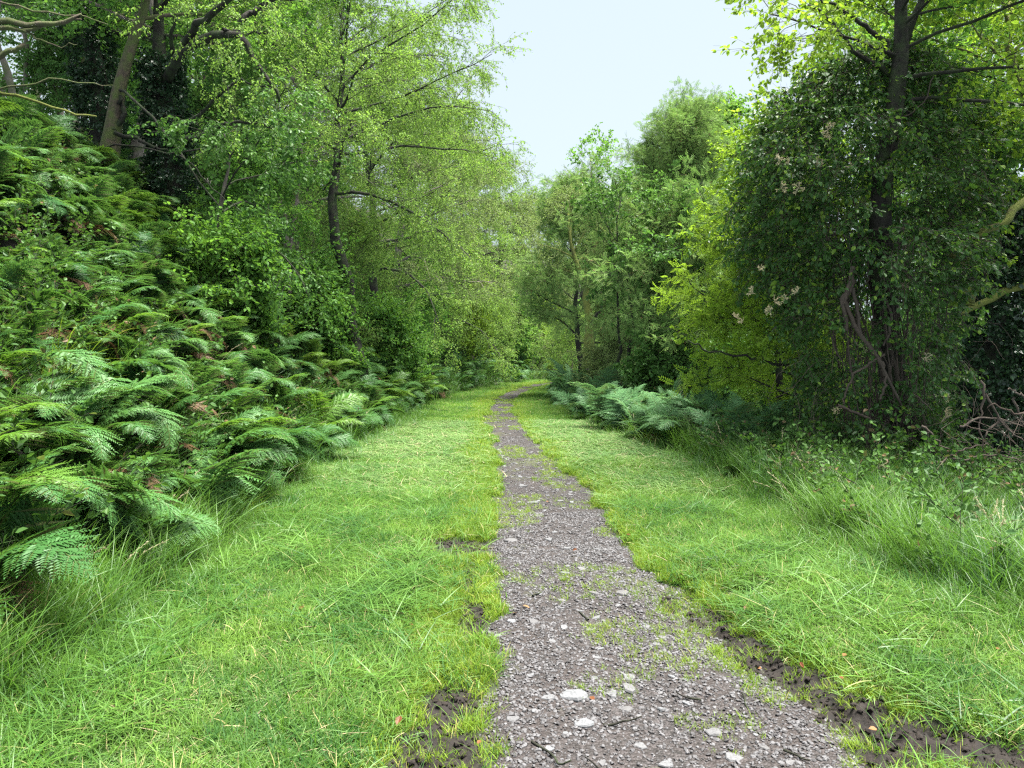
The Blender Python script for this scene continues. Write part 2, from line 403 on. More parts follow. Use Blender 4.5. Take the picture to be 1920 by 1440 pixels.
def path_material():
    m = bpy.data.materials.new('trodden_gravel'); m.use_nodes = True
    t = nt(m); N = t.nodes.new; L = t.links.new
    ge = N('ShaderNodeNewGeometry')
    vo = N('ShaderNodeTexVoronoi'); vo.inputs['Scale'].default_value = 75; vo.feature = 'F1'
    L(ge.outputs['Position'], vo.inputs['Vector'])
    sp = N('ShaderNodeSeparateColor'); L(vo.outputs['Color'], sp.inputs[0])
    cr = N('ShaderNodeValToRGB'); e = cr.color_ramp.elements
    e[0].position = .0; e[0].color = (.008, .006, .0055, 1); e[1].position = 1; e[1].color = (.058, .049, .049, 1)
    x = e.new(.55); x.color = (.021, .016, .0155, 1)
    L(sp.outputs[0], cr.inputs['Fac'])
    n2 = N('ShaderNodeTexNoise'); n2.inputs['Scale'].default_value = 2.2; n2.inputs['Detail'].default_value = 7; n2.inputs['Roughness'].default_value = .62
    L(ge.outputs['Position'], n2.inputs['Vector'])
    r2 = N('ShaderNodeValToRGB'); e = r2.color_ramp.elements
    e[0].position = .40; e[0].color = (0, 0, 0, 1); e[1].position = .62; e[1].color = (1, 1, 1, 1)
    L(n2.outputs['Fac'], r2.inputs['Fac'])
    mx = N('ShaderNodeMix'); mx.data_type = 'RGBA'
    mm = N('ShaderNodeMath'); mm.operation = 'MULTIPLY'; mm.inputs[1].default_value = .45; L(r2.outputs[0], mm.inputs[0])
    L(mm.outputs[0], mx.inputs['Factor']); L(cr.outputs[0], mx.inputs['A']); mx.inputs['B'].default_value = (.030, .019, .015, 1)
    n3 = N('ShaderNodeTexNoise'); n3.inputs['Scale'].default_value = 1.3; n3.inputs['Detail'].default_value = 8; n3.inputs['Roughness'].default_value = .7
    mp = N('ShaderNodeMapping'); mp.inputs['Location'].default_value = (5, 9, 2); L(ge.outputs['Position'], mp.inputs['Vector']); L(mp.outputs[0], n3.inputs['Vector'])
    r3 = N('ShaderNodeMapRange'); r3.inputs['From Min'].default_value = .55; r3.inputs['From Max'].default_value = .72; L(n3.outputs['Fac'], r3.inputs['Value'])
    m3 = N('ShaderNodeMix'); m3.data_type = 'RGBA'; L(r3.outputs[0], m3.inputs['Factor']); L(mx.outputs['Result'], m3.inputs['A']); m3.inputs['B'].default_value = (.05, .06, .014, 1)
    p = N('ShaderNodeBsdfPrincipled'); p.inputs['Roughness'].default_value = .7; L(m3.outputs['Result'], p.inputs['Base Color'])
    b1 = N('ShaderNodeBump'); b1.inputs['Strength'].default_value = .9; b1.inputs['Distance'].default_value = .008; b1.invert = True
    L(vo.outputs['Distance'], b1.inputs['Height'])
    b2 = N('ShaderNodeBump'); b2.inputs['Strength'].default_value = .6; b2.inputs['Distance'].default_value = .03
    L(n2.outputs['Fac'], b2.inputs['Height']); L(b1.outputs[0], b2.inputs['Normal']); L(b2.outputs[0], p.inputs['Normal'])
    o = N('ShaderNodeOutputMaterial'); L(p.outputs[0], o.inputs['Surface'])
    return m

# ------------------------------------------------------------------ ground and path
def axis(pts):
    out = [pts[0][0]]
    for (a, s0), (b, s1) in zip(pts[:-1], pts[1:]):
        x = a
        while x < b - 1e-6:
            st = s0 + (s1 - s0) * (x - a) / (b - a)
            x = min(b, x + st); out.append(x)
    return np.array(out)

def grid_faces(nx, ny, keep=None):
    i = np.arange(nx - 1)[None, :]; j = np.arange(ny - 1)[:, None]
    a = j * nx + i
    q = np.stack([a, a + 1, a + nx + 1, a + nx], -1)
    return q.reshape(-1, 4) if keep is None else q[keep]

xs = axis([(-300, 40), (-60, 3), (-12, .4), (-3, .06), (-.8, .026), (2.2, .026), (3.2, .08), (12, .5), (60, 4), (300, 40)])
ys = axis([(-40, 4), (-4, .5), (2.2, .03), (5, .035), (8, .08), (20, .25), (60, 1), (120, 6), (600, 60)])
X, Y = np.meshgrid(xs, ys)
Z = ground_z(X, Y)
grassy = np.clip((1 - mud(X, Y) * 2.2), 0, 1) * sstep(1.8, .5, np.maximum(cv(Y, XL) - X, X - cv(Y, XR)))
grassy *= 1 - .5 * pathmask(X, Y)
gm = mk_mesh('ground', np.stack([X, Y, Z], -1).reshape(-1, 3), None, grid_faces(len(xs), len(ys)), [ground_material()], None,
             {'grassy': ('FLOAT', grassy)}, True)
link('ground', gm, kind='structure')

xs = axis([(-1.6, .022), (2.2, .022), (2.3, .2), (30, .3)])
ys = axis([(-3, .25), (2.2, .024), (5, .03), (9, .06), (20, .15), (50, .4)])
X, Y = np.meshgrid(xs, ys)
pm = pathmask(X, Y)
edge = np.clip(pm * 1.15 - .12, 0, 1)
Z = height(X, Y) - .045 + .030 * edge + (fbm(X * 3, Y * 3, 4) - .5) * .030 + (fbm(X * 22, Y * 22, 3) - .5) * .010 - mud(X, Y) * .05
keep = (pm[:-1, :-1] > .08) | (pm[1:, 1:] > .08)
keepq = grid_faces(len(xs), len(ys), keep)
used = np.unique(keepq); remap = np.full(X.size, -1); remap[used] = np.arange(len(used))
PV = np.stack([X, Y, Z], -1).reshape(-1, 3)[used]
path = link('path', mk_mesh('path', PV, None, remap[keepq], [path_material()], None, None, True), kind='structure')

def path_z(x, y):
    return height(x, y) - .045 + .030 * np.clip(pathmask(x, y) * 1.15 - .12, 0, 1) + (fbm(x * 3, y * 3, 4) - .5) * .030 - mud(x, y) * .05
def surf_z(x, y):
    return np.maximum(ground_z(x, y), np.where(pathmask(x, y) > .1, path_z(x, y), -99))

# ------------------------------------------------------------------ scattering with geometry nodes (for stuff nobody could count)
_groups = {}
def template(name, meshes):
    c = bpy.data.collections.new(name)
    for i, me in enumerate(meshes):
        o = bpy.data.objects.new('%s_template_%02d' % (name, i), me)
        c.objects.link(o)
    g = bpy.data.node_groups.new('scatter_' + name, 'GeometryNodeTree')
    g.interface.new_socket('Geometry', in_out='INPUT', socket_type='NodeSocketGeometry')
    g.interface.new_socket('Geometry', in_out='OUTPUT', socket_type='NodeSocketGeometry')
    N = g.nodes.new; L = g.links.new
    gi = N('NodeGroupInput'); go = N('NodeGroupOutput')
    ip = N('GeometryNodeInstanceOnPoints'); ci = N('GeometryNodeCollectionInfo')
    ci.inputs['Collection'].default_value = c
    ci.inputs['Separate Children'].default_value = True
    ci.inputs['Reset Children'].default_value = True
    L(gi.outputs[0], ip.inputs['Points']); L(ci.outputs[0], ip.inputs['Instance'])
    ip.inputs['Pick Instance'].default_value = True
    for nm, ty, sock in (('rot', 'FLOAT_VECTOR', 'Rotation'), ('scl', 'FLOAT', 'Scale'), ('idx', 'INT', 'Instance Index')):
        a = N('GeometryNodeInputNamedAttribute'); a.data_type = ty; a.inputs['Name'].default_value = nm
        L(a.outputs['Attribute'], ip.inputs[sock])
    L(ip.outputs[0], go.inputs[0])
    _groups[name] = (g, len(meshes))

def scatter(name, tpl, P, rot, scl, parent=None, seed=1, idx=None, **props):
    g, n = _groups[tpl]
    P = np.asarray(P, float)
    if idx is None: idx = rg(seed).integers(0, n, len(P))
    me = mk_mesh(name, P, attrs={'rot': ('FLOAT_VECTOR', rot), 'scl': ('FLOAT', scl), 'idx': ('INT', idx)})
    o = link(name, me, parent, **props)
    mod = o.modifiers.new('scatter', 'NODES'); mod.node_group = g
    return o

def zrot(r, n):
    e = np.zeros((n, 3)); e[:, 2] = r.random(n) * 6.283; return e

# ------------------------------------------------------------------ grass templates
def blade_tuft(seed, n, rad, lmin, lmax, w, leanmin, leanmax, curl, mat, segs=3, lie=False):
    r = rg(seed); G = Geo()
    for k in range(n):
        a = r.random() * 6.283; d = np.array([math.cos(a), math.sin(a), 0])
        side = np.array([-d[1], d[0], 0])
        base = np.array([*(r.normal(0, rad, 2)), 0])
        L = r.uniform(lmin, lmax); th = math.radians(r.uniform(leanmin, leanmax)); c = r.uniform(.4, 1) * curl
        ww = w * r.uniform(.7, 1.3)
        p = base.copy(); pts = []
        if lie: p[2] = r.uniform(.005, .035)
        for i in range(segs + 1):
            pts.append(p.copy())
            p = p + (d * math.sin(th) + np.array([0, 0, 1]) * math.cos(th)) * L / segs
            th = min(th + c / segs, 2.6)
            side = nrm(side + r.normal(0, .12, 3))
        V = []
        for i, q in enumerate(pts):
            s = ww * (1 - (i / segs) ** 2 * .9) / 2
            V += [q - side * s, q + side * s]
        T = []
        for i in range(segs):
            b = 2 * i; T += [[b, b + 1, b + 3], [b, b + 3, b + 2]]
        G.add(V, T, 0, np.full(len(V), r.random()))
    return G.mesh('grass_tuft', [mat])

def seed_stem(seed):
    r = rg(seed); G = Geo()
    for k in range(3):
        a = r.random() * 6.283; d = np.array([math.cos(a), math.sin(a), 0]); L = r.uniform(.5, .8); th = r.uniform(.05, .25); p = np.array([*r.normal(0, .03, 2), 0.]); P = []
        for i in range(7):
            P.append(p.copy()); p = p + (d * math.sin(th) + np.array([0, 0, 1]) * math.cos(th)) * L / 6; th += r.uniform(.08, .28)
        P = np.array(P)
        G.tube(P, np.linspace(.0016, .0008, 7), 3, 0, np.full(22, .5))
        n = 26; s = r.uniform(4.2, 6, n); i = s.astype(int).clip(0, 5); f = (s - i)[:, None]
        pp = P[i] * (1 - f) + P[i + 1] * f
        dd = nrm(nrm(P[i + 1] - P[i]) + r.normal(0, .35, (n, 3)))
        G.place(LF, pp, frame(dd), r.uniform(.018, .035, n), 0, r.random(n))
    return G.mesh('seed_stem', [M['seed']])

GRASS = {}
GRASS['mown'] = [blade_tuft(100 + i, 15, .026, .035, .12, .0046, 10, 80, 1.3, M['mown']) for i in range(5)]
GRASS['mownfar'] = [blade_tuft(120 + i, 18, .05, .05, .10, .009, 10, 70, 1.0, M['mown'], 2) for i in range(4)]
GRASS['bright'] = [blade_tuft(140 + i, 15, .02, .025, .075, .0036, 5, 55, .9, M['bright']) for i in range(5)]
GRASS['brightfar'] = [blade_tuft(150 + i, 18, .045, .035, .08, .008, 5, 60, .9, M['bright'], 2) for i in range(4)]
GRASS['clip'] = [blade_tuft(160 + i, 9, .06, .06, .16, .0045, 70, 88, .5, M['clip'], 3, True) for i in range(5)]
GRASS['tall'] = [blade_tuft(180 + i, 16, .035, .22, .60, .0062, 2, 28, 1.5, M['tall'], 6) for i in range(6)]
GRASS['mid'] = [blade_tuft(200 + i, 16, .035, .10, .26, .005, 5, 55, 1.3, M['tall'], 4) for i in range(5)]
GRASS['lying'] = [blade_tuft(210 + i, 12, .07, .14, .34, .0062, 62, 86, .5, M['tall'], 5, True) for i in range(5)]
GRASS['seed'] = [seed_stem(220 + i) for i in range(4)]
GOFF = {}; _all = []
for _k, _v in GRASS.items():
    GOFF[_k] = (len(_all), len(_v)); _all += _v
template('grass', _all)

# ------------------------------------------------------------------ grass
def scatter_grass(name, tpl, x0, x1, y0, y1, dens, smin, smax, mask, seed, label, tilt=.15, dz=0.0):
    r = rg(seed)
    n = int((x1 - x0) * (y1 - y0) * dens)
    x = r.uniform(x0, x1, n); y = r.uniform(y0, y1, n)
    # only what lies in front of the camera, with a margin for a step to the side
    vis = (np.abs(x) < y * .72 + 1.6)
    x = x[vis]; y = y[vis]
    k = r.random(len(x)) < mask(x, y)
    x = x[k]; y = y[k]
    P = np.stack([x, y, surf_z(x, y) - .004 + dz], -1)
    e = zrot(r, len(x)); e[:, :2] = r.normal(0, tilt, (len(x), 2))
    return (P, e, r.uniform(smin, smax, len(x)), tpl)

def emit_grass(name, lots, label, seed):
    r = rg(seed)
    P = np.concatenate([l[0] for l in lots]); e = np.concatenate([l[1] for l in lots]); sc = np.concatenate([l[2] for l in lots])
    idx = np.concatenate([r.integers(GOFF[l[3]][0], sum(GOFF[l[3]]), len(l[0])) for l in lots])
    scatter(name, 'grass', P, e, sc, idx=idx, kind='stuff', label=label, category='grass')

def in_corr(x, y, m=0.0):
    return sstep(-.12, .12, x - cv(y, XL) + m) * sstep(-.12, .12, cv(y, XR) - x + m)
def m_mown(x, y):
    p = pathmask(x, y); e = edge_zone(x, y)
    return in_corr(x, y, .25) * (1 - sstep(.15, .6, p)) * (1 - np.clip(mud(x, y) * 2.6, 0, 1)) * (1 - .75 * e) * (.45 + .9 * fbm(x * 2.3, y * 2.3, 3))
def edge_zone(x, y):
    n = (fbm(x * 2 + 9, y * 1.2 + 4, 3) - .5) * .5
    l = cv(y, PL) - x; q = x - cv(y, PR)
    return np.maximum(sstep(.62, .34, l + n) * (l > -.2), sstep(.55, .2, q + n) * (q > -.2) * .8) * (1 - sstep(.3, .9, pathmask(x, y)))
def m_bright(x, y):
    return in_corr(x, y) * (edge_zone(x, y) + .12) * (1 - sstep(.2, .75, pathmask(x, y))) * (1 - np.clip(mud(x, y) * 2.3, 0, 1))
def m_onpath(x, y):
    p = pathmask(x, y)
    return sstep(.5, .9, p) * sstep(.53, .68, fbm(x * 1.9 + 70, y * 1.5 + 3, 4)) * .6 + (1 - sstep(.4, .95, p)) * p * .55
def m_mudtuft(x, y):
    return (mud(x, y) > .12) * .42 * sstep(.45, .62, fbm(x * 7, y * 7, 2))

emit_grass('mown_grass', [
    scatter_grass('', 'mown', -3, 3.4, 2.2, 6, 1900, .6, 1.45, m_mown, 1, ''),
    scatter_grass('', 'mown', -3, 3.2, 6, 10.5, 1100, 1.0, 1.5, m_mown, 2, ''),
    scatter_grass('', 'mownfar', -3, 3, 10.5, 20, 420, .8, 1.2, m_mown, 3, ''),
    scatter_grass('', 'mownfar', -3, 9, 20, 42, 200, .9, 1.4, m_mown, 4, '')], 'short mown green grass on the verges beside the stony path', 11)
emit_grass('edge_grass', [
    scatter_grass('', 'bright', -1.3, 2.2, 2.2, 6.5, 2600, .7, 1.25, m_bright, 5, ''),
    scatter_grass('', 'bright', -1.6, 2.2, 6.5, 12, 1300, 1.0, 1.5, m_bright, 6, ''),
    scatter_grass('', 'brightfar', -2, 7, 12, 38, 420, .8, 1.2, m_bright, 7, ''),
    scatter_grass('', 'bright', -.5, 1.6, 2.2, 12, 900, .35, .8, m_onpath, 8, ''),
    scatter_grass('', 'brightfar', -1.2, 3, 12, 34, 300, .4, .8, m_onpath, 9, ''),
    scatter_grass('', 'bright', -1.8, 3, 2.3, 6.6, 1500, .5, 1.0, m_mudtuft, 10, '')], 'bright yellow green grass fringing the edges of the path', 31)
def clover(seed):
    r = rg(seed); G = Geo(); n = 26
    P = np.stack([r.normal(0, .05, n), r.normal(0, .05, n), r.uniform(.02, .045, n)], -1)
    for k in range(3):
        a = r.random(n) * .6 + k * 2.09; D = np.stack([np.cos(a), np.sin(a), r.uniform(-.1, .35, n)], -1)
        G.place(RD, P, frame(D), r.uniform(.010, .017, n), 0, r.random(n))
    return G.mesh('clover', [M['weed']])
template('clover', [clover(i) for i in range(4)])
_l = [scatter_grass('', 'clover', -2.8, 3.2, 2.3, 9, 70, .5, .95, lambda x, y: in_corr(x, y) * (1 - edge_zone(x, y)) * (mud(x, y) < .05) * (1 - sstep(.05, .3, pathmask(x, y))) * sstep(.45, .66, fbm(x * 1.7 + 21, y * 1.7 + 5, 3)), 22, '', .1, .0)][0]
scatter('clover', 'clover', _l[0], _l[1], _l[2], seed=9, kind='stuff', label='patches of low clover in the mown grass', category='clover')
emit_grass('grass_clippings', [
    scatter_grass('', 'clip', -2.8, 3.2, 2.2, 8, 260, .6, 1.0, lambda x, y: in_corr(x, y) * (1 - sstep(.1, .5, pathmask(x, y))) * (1 - .8 * edge_zone(x, y)) * (.3 + fbm(x * 1.6, y * 1.6, 3)) * (1 - np.clip(mud(x, y) * 2, 0, 1)), 12, '', .05, .02),
    scatter_grass('', 'lying', -2.8, 3.4, 2.2, 8.5, 170, .6, 1.15, lambda x, y: in_corr(x, y) * (1 - sstep(.02, .2, pathmask(x, y))) * (1 - .9 * edge_zone(x, y)) * sstep(.42, .62, fbm(x * 1.5 + 61, y * 1.1 + 13, 3) + .18 * sstep(-1.3, -2.0, x)) * (1 - np.clip(mud(x, y) * 2, 0, 1)), 23, '', .06, .03),
    scatter_grass('', 'mid', -2.8, 3.2, 2.3, 12, 16, .4, .75, lambda x, y: in_corr(x, y) * (1 - sstep(.02, .3, pathmask(x, y))), 24, '', .1, .0),
    scatter_grass('', 'clip', -2.8, 3.2, 8, 16, 160, 1.1, 1.7, lambda x, y: in_corr(x, y) * (1 - sstep(.1, .5, pathmask(x, y))) * (1 - .8 * edge_zone(x, y)), 13, '', .05, .03)],
    'pale cut grass blades lying loose over the mown verges', 51)
def m_tall(x, y):
    tl = cv(y, XL) - x; tr = x - cv(y, XR)
    return sstep(-.05, .25, tl) * np.maximum(sstep(2.2, .8, tl) * .75, .16 * sstep(5.5, 4.5, tl)) + sstep(-.05, .55, tr) * sstep(5.5, 2.0, tr) * (.35 + 1.1 * fbm(x * 1.3 + 8, y * 1.3, 3))
def m_mid(x, y):
    tl = cv(y, XL) - x; tr = x - cv(y, XR)
    return sstep(-.6, .1, tl) * sstep(1.2, .3, tl) * .8 + sstep(-.5, .4, tr) * sstep(3, 1.2, tr)
emit_grass('tall_grass', [
    scatter_grass('', 'tall', -4.6, 7.5, 2.2, 7, 280, .65, 1.2, m_tall, 14, ''),
    scatter_grass('', 'tall', -5, 8, 7, 16, 130, .8, 1.3, m_tall, 15, ''),
    scatter_grass('', 'tall', -5, 12, 16, 42, 18, .9, 1.4, m_tall, 16, ''),
    scatter_grass('', 'mid', -3.4, 5.5, 2.2, 9, 360, .7, 1.2, m_mid, 17, ''),
    scatter_grass('', 'mid', -3.4, 5.5, 9, 18, 120, .9, 1.4, m_mid, 18, ''),
    scatter_grass('', 'seed', -4.5, 7, 2.6, 14, 4.5, .7, 1.15, m_tall, 19, '')], 'uncut arching grass along both margins of the mown verge', 71)

# ------------------------------------------------------------------ gravel and stones (stones are parts of the path)
def rock(seed, flat=.5, mat='stone', sub=1):
    r = rg(seed)
    import bmesh
    bm = bmesh.new(); bmesh.ops.create_icosphere(bm, subdivisions=sub, radius=.5)
    V = np.array([v.co[:] for v in bm.verts]); T = np.array([[v.index for v in f.verts] for f in bm.faces]); bm.free()
    # cut by random planes for angular faces
    for k in range(9):
        n = nrm(r.normal(0, 1, 3)); d = r.uniform(.25, .42); s = V @ n
        V = V - n[None] * np.clip(s - d, 0, None)[:, None]
    V = V * np.array([1, r.uniform(.6, .95), flat * r.uniform(.8, 1.2)])
    return mk_mesh('stone', V, T, None, [M[mat]])
template('pebble', [rock(300 + i, .45, 'pebble', 1) for i in range(7)])
template('clod', [rock(320 + i, .7, 'clod', 1) for i in range(5)])
r = rg(30)
def lot(n, x0, x1, y0, y1, mask, s0, s1, dz, pw=2.0):
    x = r.uniform(x0, x1, n); y = r.uniform(y0, y1, n); k = r.random(n) < mask(x, y); x = x[k]; y = y[k]
    e = zrot(r, len(x)); e[:, :2] = r.normal(0, .25, (len(x), 2))
    s = s0 + (s1 - s0) * r.random(len(x)) ** pw
    return np.stack([x, y, path_z(x, y) + dz * s], -1), e, s
pmk = lambda x, y: pathmask(x, y) * (.35 + .8 * fbm(x * 2.5 + 5, y * 2.5, 3))
A = [lot(70000, -.4, 1.9, 2.2, 7.5, pmk, .007, .034, .10, 1.8), lot(16000, -.6, 1.3, 7.5, 14, pmk, .010, .034, .12), lot(6000, -1.2, 1.2, 14, 27, pmk, .018, .05, .12)]
scatter('gravel', 'pebble', np.concatenate([a[0] for a in A]), np.concatenate([a[1] for a in A]), np.concatenate([a[2] for a in A]), seed=3, kind='stuff',
        label='loose grey and purple gravel strewn over the path', category='gravel')
mk = lambda x, y: (mud(x, y) > .3) * .8
r = rg(31)
P, e, s = lot(42000, -1.9, 3.1, 2.3, 6.8, mk, .006, .048, .0, 2.2)
P[:, 2] = ground_z(P[:, 0], P[:, 1]) + s * .2
scatter('soil', 'clod', P, e, s, seed=4, kind='stuff', label='dark crumbled soil in the churned patches beside the path', category='soil')

STONES = [(1075, 1290, 62), (1180, 1252, 44), (1180, 1272, 48), (1145, 1282, 44), (1027, 1296, 34), (1115, 1105, 28), (1058, 1068, 24), (1057, 1164, 26), (1035, 1190, 22),
          (1168, 1108, 34), (1150, 975, 26), (1030, 1002, 30), (1065, 1017, 24), (958, 1003, 34), (955, 1095, 24), (1055, 1112, 20), (1000, 1152, 28), (960, 1152, 24), (1105, 1165, 22), (1095, 1338, 44),
          (960, 1334, 32), (933, 1182, 20), (1115, 1255, 24), (995, 1254, 22), (1120, 1216, 18), (1178, 1225, 18), (1200, 1370, 40), (1212, 1158, 20), (1090, 1222, 18), (1118, 1144, 26),
          (1175, 1305, 34), (1340, 1345, 44), (1290, 1295, 30), (1375, 1395, 44), (1230, 1190, 22), (1012, 1100, 18), (1040, 990, 18), (1010, 960, 20), (1000, 935, 24), (1050, 930, 16), (980, 905, 22), (1035, 900, 18),
          (1465, 1258, 18), (1250, 1405, 36), (1130, 1400, 30), (1030, 1385, 26), (1005, 1320, 22), (1060, 1355, 20), (975, 1222, 18), (1260, 1250, 20), (1090, 1060, 22), (1100, 1035, 18), (1120, 1020, 20)]
def slab(seed):
    r = rg(seed); n = int(r.integers(5, 8)); a = np.sort(r.uniform(0, 1, n) * .9 + np.arange(n)) / n * 6.283
    rad = .5 * r.uniform(.72, 1.08, n); asp = r.uniform(.6, .95); h = r.uniform(.10, .22)
    ring = lambda k, z: np.stack([np.cos(a) * rad * k, np.sin(a) * rad * k * asp, z + r.normal(0, .012, n)], -1)
    V = np.concatenate([ring(.94, -h), ring(1.0, h * .25), ring(.90, h * .62), np.array([[0, 0, h * r.uniform(.6, .85)], [0, 0, -h]])])
    T = []
    for l in range(2):
        for k in range(n):
            b = l * n + k; c = l * n + (k + 1) % n; T += [[b, c, c + n], [b, c + n, b + n]]
    for k in range(n):
        T += [[2 * n + k, 2 * n + (k + 1) % n, 3 * n], [(k + 1) % n, k, 3 * n + 1]]
    return mk_mesh('stone', V, T, None, [M['stone']])
rk = [slab(340 + i) for i in range(8)]
r = rg(33)
for px, py, w in STONES:
    d = EYE * F / (py - HZ); x = (px - 960) * d / F; s = w * d / F * .92
    link('stone', rk[r.integers(8)], path, (x, d, float(path_z(x, d)) - s * .02), (r.normal(0, .08), r.normal(0, .08), r.random() * 6.28), s)
for k in range(300 - len(STONES)):
    y = r.uniform(2.7, 12) if k < 150 else r.uniform(10, 24)
    a, b = float(cv(y, PL)), float(cv(y, PR)); x = r.uniform(a + .03, b - .03)
    s = r.uniform(.025, .058) * (1 if y < 8 else 1.5)
    link('stone', rk[r.integers(8)], path, (x, y, float(path_z(x, y)) - s * .01), (r.normal(0, .12), r.normal(0, .12), r.random() * 6.28), s)

# ------------------------------------------------------------------ ferns
def frond(seed, arch=1.9, start=1.1, leafmat_='fern', npin=21, stipe=.30, width=.40, taper='tri'):
    r = rg(seed); G = Geo()
    n = 26; P = []; D = []; p = np.zeros(3); th = start; yaw = 0.0
    ky = r.normal(0, .25)
    for i in range(n):
        d = np.array([math.sin(yaw) * math.cos(th), math.cos(yaw) * math.cos(th), math.sin(th)])
        P.append(p.copy()); D.append(d); p = p + d / (n - 1)
        u = i / (n - 1); th -= arch / n * (.35 + 1.3 * u); yaw += ky / n
    P = np.array(P); D = np.array(D)
    G.tube(P, np.linspace(.006, .0015, n), 4, 1)
    PP = []; RR = []; SS = []; TT = []
    for i in range(npin):
        u = (i / (npin - 1)) ** .92
        s = stipe + (1 - stipe) * (u * .985)
        f = s * (n - 1); k = min(int(f), n - 2); q = P[k] + (P[k + 1] - P[k]) * (f - k); d = D[k]
        sd = nrm(np.cross(d, np.array([0, 0, 1.]))); up = np.cross(sd, d)
        if taper == 'tri': L = width * (1 - u) ** .85 + .018
        else: L = width * (math.sin(math.pi * min(1, .14 + u * .86)) ** .75) * .9 + .015
        L *= r.uniform(.88, 1.1)
        for sg in (-1, 1):
            a = math.radians(68 - 22 * u) + r.normal(0, .05)
            pd = nrm(d * math.cos(a) + sg * sd * math.sin(a) + up * r.normal(.02, .08))
            m = max(3, int(18 * (L / width) ** .6) + 1)
            v = (np.arange(m) + .6) / m
            droop = -.22 * L * v ** 2
            c = q[None] + pd[None] * (L * v)[:, None] + np.array([0, 0, 1.])[None] * droop[:, None]
            pl = (.165 * L + .02) * (1 - v ** 1.6 * .82) * r.uniform(.85, 1.15, m)
            for s2 in (-1, 1):
                b = math.radians(62)
                cross = np.cross(pd, up)
                dd = nrm(pd * math.cos(b) + s2 * cross * math.sin(b) + up * r.normal(-.10, .12))
                dd = np.repeat(dd[None], m, 0) + r.normal(0, .07, (m, 3))
                PP.append(c); RR.append(frame(dd, up)); SS.append(np.stack([pl * .66, pl, pl], -1)); TT.append(np.clip(r.random() * .5 + r.random(m) * .5, 0, 1))
            # tip and midrib
            PP.append(c[-1:]); RR.append(frame(pd[None], up)); SS.append(np.array([[.012, .03, .03]])); TT.append(np.array([.5]))
            e = c[-1]
            G.add(np.array([q, c[m // 2] + sd * .0015, e, q + d * .003]), [[0, 1, 3], [1, 2, 3]], 1)
    G.place(RH, np.concatenate(PP), np.concatenate(RR), np.concatenate(SS), 0, np.concatenate(TT))
    return G.mesh('frond', [M[leafmat_], M['stemgreen']])

BR = [frond(400 + i, 1.5 + .22 * i, 1.25 - .06 * (i % 4), 'fern', 20, .28 + .03 * (i % 3), .40) for i in range(7)]
BD = [frond(440 + i, 1.3 + .3 * i, 1.3 - .1 * i, 'fern', 19, .12, .27, 'lance') for i in range(4)]
BY = [frond(420 + i, 1.6 + .2 * i, 1.25, 'fernlight', 17, .16, .26, 'lance') for i in range(4)]
template('fernfrond', BR + BD + BY[:2])

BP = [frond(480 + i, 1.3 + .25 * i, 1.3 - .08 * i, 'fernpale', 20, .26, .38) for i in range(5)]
NF = 0
def fern(x, y, size, label, group, seed, kind='b', nf=None, bias=None, tilt=0.0, z=None, spread=1.0, bias_w=.95):
    """one fern plant: an Empty with its fronds as parts"""
    global NF
    NF += 1
    r = rg(seed)
    t = thing('fern', label, 'fern', (x, y, float(surf_z(x, y)) - .03 if z is None else z), group=group)
    nf = nf or (5 + int(r.integers(0, 3)))
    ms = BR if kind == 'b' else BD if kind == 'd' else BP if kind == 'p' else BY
    a0 = r.random() * 6.28
    for k in range(nf):
        a = a0 + k * 6.283 / nf + r.normal(0, .25)          # heading of the frond, 0 = +Y
        if bias is not None:                                # most fronds reach downhill / to the light
            a = math.atan2(math.sin(a) + bias_w * math.sin(bias), math.cos(a) + bias_w * math.cos(bias)) + r.normal(0, .4)
        s = size * r.uniform(.72, 1.12)
        link('frond', ms[r.integers(len(ms))], t, (r.normal(0, .03), r.normal(0, .03), 0), (r.normal(.0, .2) * spread + tilt, r.normal(0, .25), -a), s * r.uniform(.8, 1.1))
    return t

# single ferns that one could point at
r = rg(50)
def at_px(px, py):
    d = EYE * F / (py - HZ); return (px - 960) * d / F, d
DOWN = math.pi / 2     # heading +X
fern(-3.15, 4.75, 1.15, 'big pale fern arching over the long grass at the left edge of the photo', None, 501, bias=DOWN + .6, nf=8, z=.28)
fern(-2.95, 5.4, .85, 'low fern with a yellowing frond tip touching the mown grass on the left', None, 502, bias=DOWN + .3, nf=6)
fern(-3.0, 7.3, 1.2, 'broad pale bracken fern jutting from the bank towards the verge', None, 503, bias=DOWN, nf=9)
fern(-2.9, 8.4, 1.15, 'silvery bracken fern with flat fronds at the foot of the left bank', None, 504, bias=DOWN, nf=8)
fern(-3.1, 11.6, 1.15, 'shuttlecock shaped yellow green fern at the foot of the left bank', None, 505, kind='y', nf=10)
fern(-2.9, 16.5, 1.2, 'bright lime fern catching the light at the far toe of the bank', None, 506, kind='y', nf=9)
fern(-6.1, 12.5, 1.1, 'bright green fern beneath the leaning brown trunk', None, 507, kind='y', nf=9, bias=DOWN)
fern(4.15, 8.6, 1.1, 'lone fern with one long frond leaning over the grass below the honeysuckle', None, 508, nf=3, bias=DOWN - .2)
fern(3.0, 7.0, .55, 'small pale fern deep in the long grass right of the path', None, 509, nf=5)
fern(3.7, 7.6, .6, 'small fern half buried in grass before the dead twigs', None, 510, nf=5)
fern(3.3, 9.3, .8, 'lanky fern in the long grass left of the honeysuckle foot', None, 511, nf=5)
fern(3.9, 6.3, .6, 'little fern nearest the right edge of the picture in tall grass', None, 512, nf=4)
fern(2.75, 8.9, .55, 'dwarf fern at the margin of the tall grass on the right', None, 513, nf=4)
fern(4.6, 8.3, .8, 'fern with spreading fronds just left of the dead twigs', None, 514, nf=5)

